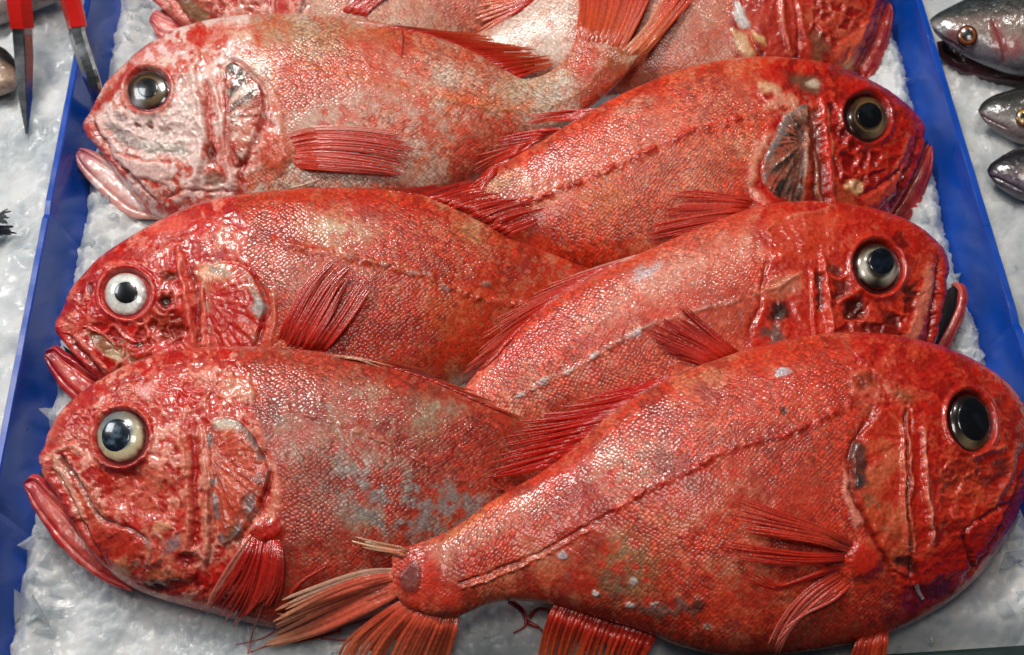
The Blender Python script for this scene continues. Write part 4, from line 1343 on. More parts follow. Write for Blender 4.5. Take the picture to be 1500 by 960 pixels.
F6 = make_fish(dict(
    label="red fish with a silver-ringed eye and gaping black mouth, lying under the largest fish",
    seed=16, dents=[(1285, 455, 50, 22, 0, -2.4), (1200, 440, 10, 50, 0, -1.4), (1150, 460, 24, 40, 0, -1.2)], side=1, ref=(1050, 450), z0=.101, a=-.12, b=.33,
    D=[(1386, 374), (1376, 360), (1350, 338), (1315, 320), (1270, 307), (1220, 300), (1170, 298), (1125, 302), (1080, 314), (1030, 333), (980, 354), (930, 376), (880, 400), (830, 428), (790, 456), (755, 485), (720, 520), (690, 556), (660, 590), (630, 620)],
    V=[(1386, 390), (1382, 430), (1374, 470), (1362, 515), (1330, 560), (1260, 602), (1160, 632), (1060, 645), (960, 648), (880, 645), (810, 645), (740, 650), (680, 660), (630, 668)],
    head=[(1120, 290), (1110, 330), (1104, 350), (1128, 372), (1120, 400), (1112, 450), (1096, 495), (1100, 540)],
    c=dict(red=(214, 92, 70), pale=(226, 172, 154), amt=.40, deep=(190, 66, 52), hred=(206, 58, 36), hpale=(222, 106, 80), hamt=.30, hdeep=(182, 36, 22), hpale2=(226, 140, 116)),
    patches=[([(900, 405), (1060, 335), (1110, 345), (1090, 380), (960, 440), (860, 480), (830, 470)], (228, 190, 176), .55, 24), (('e', 945, 400, 24, 8, -25), (196, 186, 190), .75, 6),
             ([(720, 520), (800, 460), (900, 400), (930, 395), (830, 470), (740, 560)], (208, 60, 48), .7, 16), ([(820, 540), (1000, 470), (1090, 450), (1080, 510), (950, 560), (820, 600)], (190, 104, 80), .45, 22),
             ([(1000, 420), (1100, 395), (1110, 480), (1040, 500)], (170, 92, 72), .5, 20)]
             + [(('e', x, y, rx, 4.5, -28), (206, 194, 190), .9, 2.5, .6) for x, y, rx in ((796, 558, 11), (832, 543, 9), (872, 523, 8), (930, 488, 9), (760, 578, 9))],
    lat=[([(780, 572), (830, 545), (872, 524), (930, 487), (1000, 462), (1080, 440)], 4, .8, (196, 182, 176), .55)],
    caves=[([(1215, 400), (1238, 395), (1250, 425), (1290, 440), (1320, 425), (1345, 400), (1352, 430), (1330, 470), (1290, 490), (1220, 490)], 24, 1.6, (140, 34, 22), .75)],
    hpatches=[([(1110, 330), (1150, 315), (1215, 305), (1215, 320), (1160, 332), (1120, 345)], (216, 100, 76), .6, 6, .7), ([(1130, 340), (1200, 330), (1230, 345), (1215, 385), (1150, 380)], (206, 82, 52), .7, 10),
              ([(1112, 372), (1130, 366), (1148, 372), (1145, 384), (1120, 384)], (222, 100, 74), .8, 4, 1.0), (('e', 1141, 456, 17, 15, -30), (34, 28, 26), .92, 7), (('e', 1132, 492, 18, 16, 30), (110, 104, 100), .8, 7, 0, .3),
              (('e', 1150, 420, 26, 16, -20), (206, 160, 140), .6, 8, .5), ([(1160, 430), (1190, 430), (1190, 495), (1160, 495)], (196, 62, 40), .7, 8),
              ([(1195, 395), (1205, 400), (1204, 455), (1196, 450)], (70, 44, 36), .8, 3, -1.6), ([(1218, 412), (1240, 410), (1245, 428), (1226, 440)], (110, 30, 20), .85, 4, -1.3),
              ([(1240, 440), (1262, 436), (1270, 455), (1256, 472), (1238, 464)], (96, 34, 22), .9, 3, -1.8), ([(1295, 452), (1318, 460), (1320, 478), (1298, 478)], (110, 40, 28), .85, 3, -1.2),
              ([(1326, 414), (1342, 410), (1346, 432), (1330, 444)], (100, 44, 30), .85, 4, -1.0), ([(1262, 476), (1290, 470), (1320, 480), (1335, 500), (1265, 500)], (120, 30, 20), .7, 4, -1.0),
              ([(1354, 392), (1366, 388), (1364, 430), (1354, 478), (1336, 505), (1322, 502), (1345, 450)], (228, 150, 134), .9, 4, 1.0), (('e', 1322, 352, 9, 12, -20), (120, 24, 16), .8, 4, -1.4),
              (('e', 1336, 384, 12, 7, 40), (172, 40, 28), .7, 4, -.6), (('e', 1220, 394, 8, 6, 0), (110, 60, 56), .8, 3, -1.0)],
    ridges=[([(1203, 372), (1210, 410), (1214, 450), (1220, 498)], 3.6, 2.2, (226, 110, 92), .85), ([(1193, 390), (1191, 440), (1194, 498)], 3, 1.5, (216, 80, 56), .7),
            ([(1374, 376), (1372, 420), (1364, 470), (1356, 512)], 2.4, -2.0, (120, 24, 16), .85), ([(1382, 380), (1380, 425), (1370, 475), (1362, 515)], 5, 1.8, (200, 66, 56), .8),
            ([(1124, 382), (1118, 420), (1110, 455), (1098, 490)], 3, -1.4, (150, 50, 36), .6), ([(1112, 430), (1150, 415), (1175, 398)], 2.6, 1.0, (226, 170, 150), .7),
            ([(1226, 448), (1246, 436), (1262, 425)], 3, 1.5, (222, 90, 66), .8), ([(1262, 478), (1272, 466)], 3, 1.6, (232, 120, 96), .8), ([(1150, 320), (1190, 312), (1220, 304)], 3, 1.0, (228, 150, 130), .6),
            ([(1130, 350), (1122, 340), (1135, 328)], 3, .9, (226, 140, 116), .6)],
    eye=dict(socket=(1286, 391, 37, 41, -20), scol=(90, 18, 12), rcol=(196, 60, 42), ball=(1285, 390, 30, 34, -20), pupil=(1289, 385, 20, 20), dome=.48, up=.0012,
             iris=[(0, (40, 36, 32)), (.60, (80, 70, 58)), (.68, (176, 166, 146)), (.8, (120, 104, 82)), (.90, (64, 46, 36)), (1, (50, 18, 14))],
             sect=[(185, 36, .6, .95, (226, 222, 210), .9), (60, 34, .6, .98, (206, 206, 196), .85), (120, 22, .6, 1.0, (30, 24, 20), .8), (-70, 40, .7, 1.0, (50, 34, 26), .6)], pcol=(8, 12, 22), haze=.25, hazecol=(40, 60, 84)),
    jaws=[dict(D=[(1393, 418), (1398, 428), (1396, 446), (1384, 470), (1368, 505), (1362, 525)], V=[(1400, 413), (1413, 420), (1417, 440), (1409, 470), (1393, 504), (1372, 532)], k=.45,
               c=[(186, 50, 40), (206, 84, 70), (200, 66, 56)], lip=(196, 60, 50))],
    mouth=dict(D=[(1397, 418), (1384, 430), (1377, 455), (1366, 495)], V=[(1403, 424), (1401, 446), (1393, 468), (1374, 505)], sink=-.001),
))
F7 = make_fish(dict(
    label="red fish with a cloudy blue eye rimmed in cream and grey-blue flank patch",
    seed=17, dents=[(205, 725, 46, 30, 15, -2.8), (283, 710, 10, 90, 0, -1.6), (120, 640, 18, 24, 30, -1.0), (290, 575, 40, 10, 0, -1.0)], side=-1, finbase=[(392, 778, 18, 16, 0, (196, 26, 18))], ref=(420, 710), z0=.095, a=-.08, b=.33,
    D=[(64, 656), (72, 634), (88, 607), (114, 581), (150, 557), (192, 535), (240, 519), (300, 511), (360, 510), (420, 513), (480, 519), (540, 529), (600, 545), (650, 564), (700, 586), (745, 608), (790, 634), (840, 664), (890, 690)],
    V=[(60, 670), (72, 702), (95, 745), (125, 796), (158, 836), (200, 864), (250, 882), (305, 897), (360, 912), (420, 922), (490, 918), (560, 900), (630, 866), (700, 822), (770, 778), (830, 756), (890, 750)],
    tmul=[(0, 1), (.8, 1), (1, .6)],
    head=[(335, 500), (352, 530), (378, 562), (366, 596), (384, 640), (404, 690), (412, 730), (412, 775), (360, 830), (340, 910)],
    c=dict(red=(186, 76, 60), pale=(176, 150, 134), amt=.34, deep=(140, 46, 38), red2=(196, 92, 64), hred=(204, 46, 36), hpale=(226, 146, 130), hamt=.66, hdeep=(178, 26, 20), hpale2=(236, 178, 166)),
    patches=[([(470, 640), (540, 640), (640, 690), (720, 730), (700, 790), (620, 800), (540, 790), (480, 720)], (150, 150, 146), .80, 28, 0, .36),
             (('e', 545, 575, 28, 20, 20), (186, 172, 150), .6, 12, 0, .3), ([(600, 580), (640, 590), (640, 660), (610, 650)], (176, 164, 140), .75, 14), ([(430, 660), (470, 660), (520, 730), (500, 800), (440, 780)], (150, 96, 90), .5, 26),
             ([(380, 530), (520, 530), (560, 560), (420, 590)], (190, 92, 66), .5, 20), ([(420, 640), (600, 640), (700, 680), (640, 700), (450, 650)], (190, 62, 46), .55, 18, 0, .4),
             ([(450, 600), (560, 600), (620, 640), (600, 700), (480, 680)], (186, 150, 132), .5, 24, 0, .36), (('e', 408, 616, 12, 7, 20), (130, 116, 110), .7, 5), ([(640, 620), (760, 640), (780, 700), (700, 700), (650, 660)], (170, 70, 44), .5, 22)],
    lat=[([(420, 600), (500, 625), (570, 650), (640, 690), (700, 712), (760, 720)], 4, .6, (190, 110, 96), .5)],
    caves=[([(100, 640), (130, 600), (200, 560), (250, 560), (240, 590), (150, 600), (130, 650)], 15, .8, (190, 40, 34), .5), ([(220, 560), (330, 540), (360, 590), (270, 620)], 22, .9, (200, 40, 30), .5)],
    gills=[dict(poly=[(300, 626), (330, 612), (356, 622), (378, 650), (393, 686), (388, 718), (370, 752), (345, 790), (322, 792), (312, 740), (306, 680)], fan=(303, 664), c0=(214, 112, 88), c1=(172, 66, 50), al1=.7,
                c2=(204, 76, 58), al2=.4, rim=(128, 132, 134), freq=15, h=2.2)],
    hpatches=[([(200, 565), (232, 556), (240, 570), (222, 586), (202, 580)], (240, 176, 176), .9, 6, .6), ([(262, 546), (312, 540), (316, 556), (286, 570), (268, 560)], (234, 170, 160), .85, 6, .6), ([(230, 546), (270, 540), (300, 575), (260, 600), (225, 590)], (206, 36, 26), .6, 8),
              ([(318, 556), (360, 552), (376, 575), (360, 590), (330, 580)], (222, 160, 140), .8, 6, .8), ([(330, 590), (375, 596), (360, 606), (330, 605)], (190, 36, 26), .8, 5, -.8), ([(310, 618), (340, 612), (352, 626), (322, 632)], (222, 206, 186), .85, 5, .4),
              ([(75, 664), (86, 668), (104, 704), (120, 742), (126, 764), (112, 754), (92, 712)], (228, 178, 160), .95, 3, 1.4), ([(88, 668), (100, 678), (118, 704), (112, 708), (98, 692)], (140, 100, 80), .85, 3, -1.0),
              ([(110, 700), (140, 735), (160, 760), (150, 768), (125, 740)], (206, 140, 118), .8, 5), ([(135, 764), (190, 778), (215, 796), (205, 815), (180, 835), (150, 840), (130, 800)], (196, 70, 56), .8, 6, .8),
              ([(165, 820), (185, 818), (195, 836), (178, 850), (165, 842)], (216, 150, 124), .9, 4, .8), ([(160, 700), (240, 690), (250, 730), (200, 760), (165, 745)], (202, 62, 42), .6, 12), (('e', 240, 705, 18, 14, 0), (226, 150, 132), .75, 8, .3, .4),
              (('e', 236, 774, 14, 7, -10), (232, 178, 150), .85, 5, .5), ([(244, 790), (262, 782), (262, 800), (240, 815)], (150, 146, 150), .7, 5), (('e', 276, 822, 18, 10, 0), (150, 26, 18), .9, 5, -1.4), ([(212, 838), (250, 832), (268, 850), (220, 856)], (196, 130, 100), .7, 5, .5),
              ([(200, 852), (290, 848), (290, 862), (215, 866)], (130, 18, 14), .7, 4, -1.4), (('e', 228, 861, 12, 5, 5), (60, 36, 40), .8, 3, -1.0), ([(278, 640), (288, 640), (292, 720), (290, 800), (280, 800), (278, 700)], (176, 30, 22), .85, 4, -1.6),
              ([(396, 690), (410, 705), (412, 745), (398, 766), (384, 762), (398, 730)], (226, 150, 132), .85, 5, .6), ([(330, 770), (350, 760), (350, 790), (336, 795)], (110, 92, 72), .7, 5, 0, .4), ([(364, 690), (392, 690), (372, 740), (348, 780), (352, 750)], (112, 122, 126), .6, 6, 0, .42),
              ([(140, 672), (205, 662), (214, 672), (196, 690), (165, 694), (145, 686)], (150, 62, 72), .75, 5, 1.6), ([(64, 656), (90, 606), (150, 560), (158, 572), (105, 620), (85, 660)], (196, 60, 56), .6, 6)],
    ridges=[([(262, 630), (268, 665), (274, 700), (276, 750), (272, 805)], 5, 2.2, (228, 150, 136), .9), ([(292, 628), (300, 665), (304, 710), (303, 770), (300, 835)], 5, 2.2, (228, 164, 150), .9), ([(305, 720), (310, 780), (306, 830)], 2.4, -1.4, (120, 50, 44), .6),
            ([(62, 664), (72, 694), (92, 726), (118, 772), (150, 838)], 6, 2.0, (204, 72, 66), .85), ([(85, 690), (104, 730), (126, 772), (160, 838)], 2.2, -1.6, (150, 30, 24), .7), ([(88, 668), (115, 704), (138, 748), (168, 768), (200, 780), (216, 795)], 2.6, -1.8, (130, 96, 104), .8),
            ([(216, 792), (222, 806), (214, 830)], 4, 1.0, (160, 140, 142), .7), ([(228, 796), (232, 815), (220, 832)], 4, 1.2, (216, 84, 64), .7), ([(370, 640), (396, 688), (390, 725), (372, 760), (348, 796)], 3, -1.6, (120, 40, 36), .7), ([(75, 662), (105, 655), (120, 662)], 4, 1.0, (232, 170, 156), .7)],
    eye=dict(socket=(178, 641, 40, 42, 20), scol=(140, 60, 62), rcol=(206, 84, 76), ball=(177, 639, 35, 37, 20), pupil=(173, 640, 22, 25), dome=.52, up=.0016,
             iris=[(0, (120, 130, 140)), (.55, (150, 156, 160)), (.68, (214, 206, 180)), (.9, (206, 196, 168)), (1.0, (130, 96, 90))],
             sect=[(215, 55, .5, 1.1, (116, 128, 142), .85), (0, 40, .6, .92, (226, 216, 184), .8), (75, 40, .62, .98, (226, 214, 178), .9), (280, 30, .6, 1.0, (120, 110, 104), .6)], pcol=(16, 26, 40), haze=.55, hazecol=(110, 132, 152)),
    jaws=[dict(D=[(36, 706), (46, 695), (58, 697), (74, 712), (104, 738), (138, 784), (180, 832)], V=[(35, 713), (48, 744), (76, 786), (112, 824), (150, 851), (195, 868)], k=.26, c=[(198, 48, 46), (214, 96, 86), (176, 44, 60)], lip=(190, 56, 60), mid=(214, 110, 98))],
    mouth=dict(D=[(58, 690), (68, 698), (86, 724)], V=[(60, 704), (72, 716), (88, 734)]),
))
F8 = make_fish(dict(
    label="largest red fish, its eye wholly dark, tail torn and laid across the cloudy-eyed fish",
    seed=18, dents=[(1415, 715, 46, 30, -20, -2.6), (1345, 720, 10, 90, 0, -1.4), (1390, 800, 30, 30, 0, -1.5), (1320, 545, 40, 10, 0, -1.0)], side=1, finbase=[(1264, 822, 22, 26, 10, (206, 54, 36))], ref=(1080, 730), z0=.101, a=-.11, b=.33,
    D=[(1504, 668), (1503, 630), (1494, 594), (1472, 564), (1440, 540), (1400, 520), (1350, 503), (1300, 493), (1250, 490), (1200, 492), (1150, 500), (1100, 512), (1050, 528), (1000, 546), (950, 569), (905, 598), (870, 626), (835, 660), (795, 690), (755, 714), (720, 734),
       (690, 756), (660, 776), (630, 790), (603, 799), (586, 804), (574, 812)],
    V=[(1502, 690), (1492, 740), (1468, 790), (1432, 842), (1385, 884), (1325, 918), (1270, 938), (1200, 952), (1130, 960), (1060, 960), (1000, 948), (950, 928), (900, 912), (850, 897), (800, 884), (750, 880), (715, 885), (690, 896), (665, 905), (640, 905), (615, 898), (594, 888), (576, 868)],
    tmul=[(0, 1), (.72, 1), (.85, 1.1), (.93, 1.0), (1, .25)],
    head=[(1260, 480), (1246, 520), (1238, 560), (1282, 596), (1262, 630), (1243, 660), (1247, 715), (1262, 760), (1288, 805), (1306, 850), (1325, 930)],
    c=dict(red=(208, 78, 56), pale=(212, 146, 122), amt=.34, deep=(164, 50, 40), red2=(214, 92, 52), hred=(200, 48, 30), hpale=(216, 104, 78), hamt=.34, hdeep=(164, 28, 18), hpale2=(222, 128, 100)),
    patches=[([(880, 660), (930, 640), (975, 650), (960, 700), (900, 720), (860, 705)], (200, 176, 160), .6, 22, 0, .34), (('e', 920, 830, 48, 56, -30), (150, 136, 104), .72, 22, 0, .3), (('e', 905, 860, 24, 30, 0), (120, 116, 104), .55, 12),  # the pale first patch paints the flank's sheen into its colour
             ([(940, 880), (990, 872), (1030, 885), (1025, 905), (960, 905), (925, 895)], (120, 110, 106), .8, 8, .5, .35), (('e', 1022, 886, 10, 8, 0), (70, 62, 58), .8, 4, .9),
             ([(860, 720), (900, 760), (880, 830), (820, 830), (800, 780)], (176, 56, 40), .5, 20), ([(1050, 600), (1180, 560), (1230, 600), (1100, 640), (1020, 660)], (222, 120, 96), .45, 24), ([(1100, 640), (1220, 620), (1240, 720), (1140, 740), (1090, 690)], (182, 88, 74), .55, 24),
             ([(620, 800), (700, 760), (780, 720), (800, 740), (720, 790), (640, 830)], (222, 178, 158), .6, 14), ([(590, 795), (640, 790), (720, 738), (740, 722), (725, 745), (650, 796)], (222, 150, 100), .75, 5),
             ([(580, 800), (640, 815), (660, 880), (610, 890), (585, 860)], (210, 70, 46), .8, 12), (('e', 602, 846, 15, 23, 8), (126, 84, 86), .85, 6, 1.6), (('e', 645, 898, 20, 10, -10), (140, 90, 94), .6, 8),
             (('e', 980, 680, 26, 16, 30), (110, 50, 54), .5, 10), (('e', 1014, 706, 16, 14, 0), (130, 80, 76), .6, 8), (('e', 985, 600, 20, 8, 0), (150, 110, 110), .5, 6), (('e', 1148, 546, 11, 8, 10), (206, 206, 210), .95, 2.5, .5), (('e', 1149, 603, 6, 4, 40), (50, 40, 44), .9, 2, -.5),
             (('e', 825, 815, 7, 6, 60), (200, 190, 190), .9, 2, .5), (('e', 834, 842, 6, 7, 0), (150, 130, 134), .8, 2), (('e', 876, 870, 6, 4, 0), (220, 214, 210), .95, 2, .5), (('e', 924, 889, 7, 4, 0), (216, 210, 206), .95, 2, .5), (('e', 960, 886, 7, 4, 0), (206, 204, 204), .95, 2, .5),
             (('e', 926, 850, 5, 5, 0), (206, 206, 204), .85, 2), (('e', 1036, 918, 7, 5, 30), (206, 190, 186), .8, 2), (('e', 1072, 915, 12, 9, 0), (120, 80, 80), .5, 6), ([(1150, 920), (1220, 880), (1235, 900), (1170, 945)], (130, 92, 70), .5, 12), ([(1130, 560), (1240, 500), (1260, 530), (1150, 590)], (206, 60, 44), .4, 20)],
    lat=[([(674, 854), (720, 838), (770, 818), (820, 793), (865, 768), (900, 750)], 2.4, -.7, (110, 38, 32), .6), ([(900, 748), (950, 716), (1000, 692), (1080, 655), (1180, 625), (1250, 590)], 6, 1.0, (196, 40, 32), .6),
         ([(680, 862), (760, 832), (870, 775)], 3, .7, (214, 120, 96), .6)],
    caves=[([(1370, 690), (1400, 670), (1440, 680), (1470, 690), (1455, 740), (1410, 760), (1375, 750)], 22, .9, (186, 50, 34), .6)],
    gills=[dict(poly=[(1290, 600), (1330, 600), (1332, 700), (1338, 830), (1310, 835), (1280, 780), (1256, 730), (1246, 680), (1252, 648), (1275, 622)], fan=(1330, 640), c0=(204, 70, 46), c1=(216, 118, 86), al1=.5, c2=(206, 132, 100), al2=.5, freq=6, h=1.6)],
    hpatches=[([(1246, 655), (1258, 645), (1268, 655), (1264, 690), (1270, 706), (1252, 716), (1246, 690)], (72, 66, 68), .8, 4, .3, .3), (('e', 1254, 706, 6, 10, 0), (60, 58, 62), .85, 3), ([(1262, 712), (1280, 735), (1300, 760), (1305, 780), (1288, 775), (1262, 742)], (140, 120, 100), .6, 5, 0, .4),
              ([(1236, 690), (1246, 700), (1252, 740), (1266, 770), (1252, 772), (1240, 740)], (232, 160, 148), .9, 4, .8), ([(1240, 560), (1250, 535), (1280, 545), (1300, 560), (1340, 570), (1330, 590), (1285, 592), (1250, 580)], (222, 130, 108), .65, 5, .9, .32),
              (('e', 1266, 560, 16, 12, -20), (140, 66, 40), .7, 5, -.9), (('e', 1318, 578, 18, 6, 25), (170, 110, 80), .8, 3, .8), ([(1300, 540), (1380, 525), (1400, 545), (1340, 560)], (196, 40, 26), .6, 8), ([(1330, 528), (1370, 520), (1380, 530), (1345, 545)], (170, 34, 26), .6, 5, -.8),
              ([(1336, 640), (1352, 640), (1360, 760), (1362, 800), (1342, 815), (1336, 720)], (200, 50, 32), .7, 5, -1.0), ([(1370, 690), (1460, 700), (1440, 740), (1390, 745)], (212, 110, 82), .45, 10, 0, .4), ([(1436, 690), (1456, 700), (1452, 712), (1438, 712)], (140, 70, 66), .7, 4, -.8), ([(1460, 676), (1478, 680), (1470, 700), (1460, 695)], (130, 60, 56), .7, 4, -.8),
              ([(1405, 780), (1440, 760), (1480, 740), (1470, 770), (1430, 830), (1412, 800)], (190, 44, 30), .7, 5, 1.4), ([(1310, 830), (1350, 820), (1420, 780), (1425, 830), (1360, 860), (1330, 862)], (180, 36, 22), .7, 6, .5), (('e', 1322, 824, 14, 9, 0), (50, 18, 14), .8, 4, -1.6), (('e', 1340, 832, 8, 8, 0), (50, 18, 14), .7, 4, -1.4),
              ([(1330, 862), (1400, 842), (1390, 868), (1350, 886)], (110, 36, 34), .7, 5, -1.2), (('e', 1468, 590, 10, 14, -30), (150, 26, 20), .6, 5, -1.0), ([(1480, 600), (1503, 640), (1500, 720), (1480, 660)], (150, 24, 24), .6, 7)],
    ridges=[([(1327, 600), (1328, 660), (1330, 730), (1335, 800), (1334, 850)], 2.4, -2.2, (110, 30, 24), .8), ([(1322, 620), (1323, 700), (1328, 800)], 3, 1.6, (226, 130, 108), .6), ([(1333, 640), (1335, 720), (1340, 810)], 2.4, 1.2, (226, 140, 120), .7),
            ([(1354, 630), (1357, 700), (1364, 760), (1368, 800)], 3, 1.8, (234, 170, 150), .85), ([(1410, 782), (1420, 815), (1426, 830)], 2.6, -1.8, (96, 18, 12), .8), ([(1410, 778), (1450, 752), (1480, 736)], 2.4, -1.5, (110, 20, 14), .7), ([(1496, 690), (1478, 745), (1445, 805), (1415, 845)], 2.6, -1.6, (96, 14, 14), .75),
            ([(1500, 660), (1488, 715), (1462, 770)], 4, 1.2, (176, 44, 40), .6), ([(1488, 650), (1476, 700), (1455, 740)], 4, 1.2, (222, 130, 106), .6), ([(1280, 596), (1262, 632), (1245, 664), (1249, 720), (1268, 766), (1292, 808), (1312, 858)], 3, -1.5, (96, 30, 26), .6), ([(1420, 672), (1450, 660), (1470, 655)], 3, 1.4, (230, 130, 106), .7)],
    eye=dict(socket=(1422, 617, 34, 46, -12), scol=(70, 14, 10), rcol=(186, 50, 36), ball=(1422, 618, 31, 43, -12), pupil=(1424, 616, 25, 33), dome=.40, up=-.0004,
             iris=[(0, (24, 22, 20)), (.6, (30, 27, 24)), (.8, (38, 33, 28)), (.9, (30, 25, 21)), (1, (28, 13, 10))], sect=[(120, 30, .65, 1.0, (150, 134, 110), .85), (60, 25, .7, 1.0, (110, 96, 80), .6), (-80, 60, .6, .9, (60, 52, 44), .6)], pcol=(8, 10, 16), haze=.25, hazecol=(36, 44, 60)),
))
# ---------------------------------------------------------------- fins (each a part of its fish)
RED = (206, 44, 24); DRED = (168, 30, 22); ORG = (226, 104, 54); PINKR = (214, 66, 44)
fin(F1, "pectoral_fin", [[(490, 28), (515, 5), (560, -30)], [(525, 34), (545, 12), (590, -20)]], 12, 3.2, 2.2, RED, DRED, seed=1)
fin(F2, "dorsal_fin", [[(815, -24), (760, -8), (705, 2)], [(800, -8), (745, 12), (690, 30)], [(780, 6), (735, 26), (700, 42)]], 10, 3.5, 1.6, RED, ORG, seed=2, membrane=.55)
# pale-cheeked fish
fin(F3, "pectoral_fin", [[(408, 203), (450, 188), (520, 188), (600, 200)], [(412, 222), (480, 215), (550, 222), (606, 236)], [(414, 244), (480, 249), (540, 253), (598, 258)]], 20, 2.6, 1.3, PINKR, (206, 60, 44), seed=3, jag=.05,
    lift=.004, float_mid=.002, pale_edge=(232, 150, 130))
fin(F3, "dorsal_fin", [[(500, 33), (560, 36), (640, 44)], [(590, 47), (650, 50), (730, 56)], [(640, 61), (700, 66), (775, 72)], [(700, 86), (750, 84), (806, 88)], [(752, 115), (780, 106), (816, 95)]], 22, 3.2, 1.4, RED, (226, 90, 50), seed=4, jag=.10, pale_edge=(228, 160, 140))
fin(F3, "tail_fin", [[(842, 66), (850, 5), (846, -40)], [(862, 74), (876, 10), (880, -45)], [(884, 80), (908, 15), (918, -45)], [(904, 86), (934, 30), (958, -30)]], 26, 3.6, 3.0, (214, 84, 46), (206, 56, 34), seed=5, jag=.05, lift=.005, base_jit=1.4, sink=.008, membrane=1.0)
fin(F3, "tail_fin", [[(900, 88), (948, 38), (982, -20)], [(932, 94), (975, 45), (1022, -10)]], 12, 3.4, 2.8, (226, 112, 68), (214, 64, 38), seed=56, jag=.06, lift=.004, base_jit=1.4, sink=.008, membrane=1.0, pale_edge=(230, 150, 110))
strand(F3, "fin_ray", [(584, 34), (590, 50), (588, 82)], 1.8, .8, (200, 50, 36))
# black-gilled fish
fin(F4, "dorsal_fin", [[(868, 160), (810, 165), (746, 175)], [(848, 174), (800, 180), (768, 192)]], 5, 3.2, 1.2, RED, (216, 96, 70), seed=6, membrane=.5, jag=.2, lift=.003)
fin(F4, "dorsal_fin", [[(820, 188), (775, 192), (726, 206)], [(800, 200), (760, 212), (720, 222)]], 4, 4.0, 1.0, RED, (200, 50, 34), seed=7, membrane=.5, lift=.003)
fin(F4, "dorsal_fin", [[(782, 208), (735, 222), (686, 240)], [(765, 222), (730, 240), (700, 262)]], 5, 4.0, 1.0, RED, (206, 70, 46), seed=8, membrane=.55, lift=.003)
fin(F4, "dorsal_fin", [[(742, 236), (712, 252), (690, 272), (640, 280)], [(735, 248), (715, 262), (700, 280)]], 4, 4.0, 1.2, RED, RED, seed=9, membrane=.6, lift=.003)
fin(F4, "pectoral_fin", [[(1118, 296), (1060, 284), (978, 276)], [(1112, 304), (1050, 304), (962, 306)], [(1104, 312), (1040, 318), (944, 340)], [(1095, 318), (1030, 336), (950, 352)]], 18, 2.8, 1.4, PINKR, RED, seed=10, jag=.16, lift=.003, membrane=.7)
# white-eyed fish
fin(F5, "dorsal_fin", [[(560, 284), (600, 278), (640, 276)], [(610, 290), (650, 278), (690, 268)], [(640, 300), (690, 284), (728, 274)], [(668, 312), (720, 296), (768, 286)], [(700, 326), (745, 308), (796, 296)], [(738, 347), (762, 338), (795, 330)]], 22, 3.4, 1.2, RED, (200, 44, 30), seed=11, jag=.22, membrane=.62)
fin(F5, "pectoral_fin", [[(400, 520), (420, 465), (450, 412), (492, 370)], [(416, 526), (450, 460), (478, 415), (510, 384)], [(436, 528), (475, 470), (500, 430), (522, 402)], [(462, 528), (500, 488), (528, 455), (552, 424)]], 20, 3.4, 1.6, (196, 42, 28), (200, 60, 44), seed=12, jag=.14, lift=.005, float_mid=.004, membrane=.8)
# silver-eyed fish
fin(F6, "dorsal_fin", [[(950, 371), (900, 384), (836, 402)], [(910, 388), (840, 408), (760, 438)], [(870, 408), (790, 440), (706, 482)], [(830, 432), (760, 468), (690, 515)], [(790, 462), (730, 505), (674, 545)], [(750, 498), (710, 535), (662, 566)]], 24, 3.6, 1.2, RED, (216, 90, 72), seed=13, jag=.14, membrane=.7, pale_edge=(232, 170, 150))
strand(F6, "fin_ray", [(905, 384), (870, 396), (832, 406)], 1.8, .8, (226, 150, 130))
fin(F6, "pectoral_fin", [[(1098, 530), (1050, 490), (1000, 446)], [(1085, 535), (1030, 500), (965, 466)], [(1070, 540), (1010, 512), (942, 488)], [(1055, 545), (1010, 528), (975, 520)]], 18, 3.2, 1.6, RED, DRED, seed=14, jag=.15, lift=.003)
# cloudy-eyed fish
fin(F7, "dorsal_fin", [[(480, 522), (520, 524), (570, 534)], [(540, 532), (590, 540), (650, 560)], [(600, 549), (650, 562), (710, 584)], [(650, 568), (700, 585), (756, 606)], [(700, 590), (740, 606), (786, 630)]], 20, 2.8, 1.1, (186, 40, 28), (206, 100, 66), seed=15, jag=.12, pale_edge=(226, 170, 130), lift=.003)
fin(F7, "pectoral_fin", [[(374, 776), (345, 812), (318, 848), (288, 892)], [(382, 776), (365, 830), (345, 870), (318, 905)], [(392, 776), (382, 830), (368, 880), (338, 926)], [(402, 778), (402, 830), (392, 870), (372, 900)], [(410, 786), (414, 830), (410, 865), (398, 892)]], 17, 3.6, 2.6, (196, 30, 20), (196, 56, 42), seed=16, jag=.10, lift=.005, float_mid=.004, pale_edge=(226, 140, 120), membrane=.75)
strand(F7, "fin_ray", [(398, 830), (388, 880), (372, 920), (363, 958)], 2.0, 1.2, (206, 96, 76), upto=8)
strand(F7, "fin_ray", [(412, 918), (385, 935), (345, 945)], 1.4, .8, (200, 60, 46), upto=8)
fin(F7, "pelvic_fin", [[(395, 895), (420, 905), (455, 922)], [(430, 912), (455, 920), (480, 930)]], 6, 3, 2, (206, 110, 76), (226, 150, 104), seed=17)
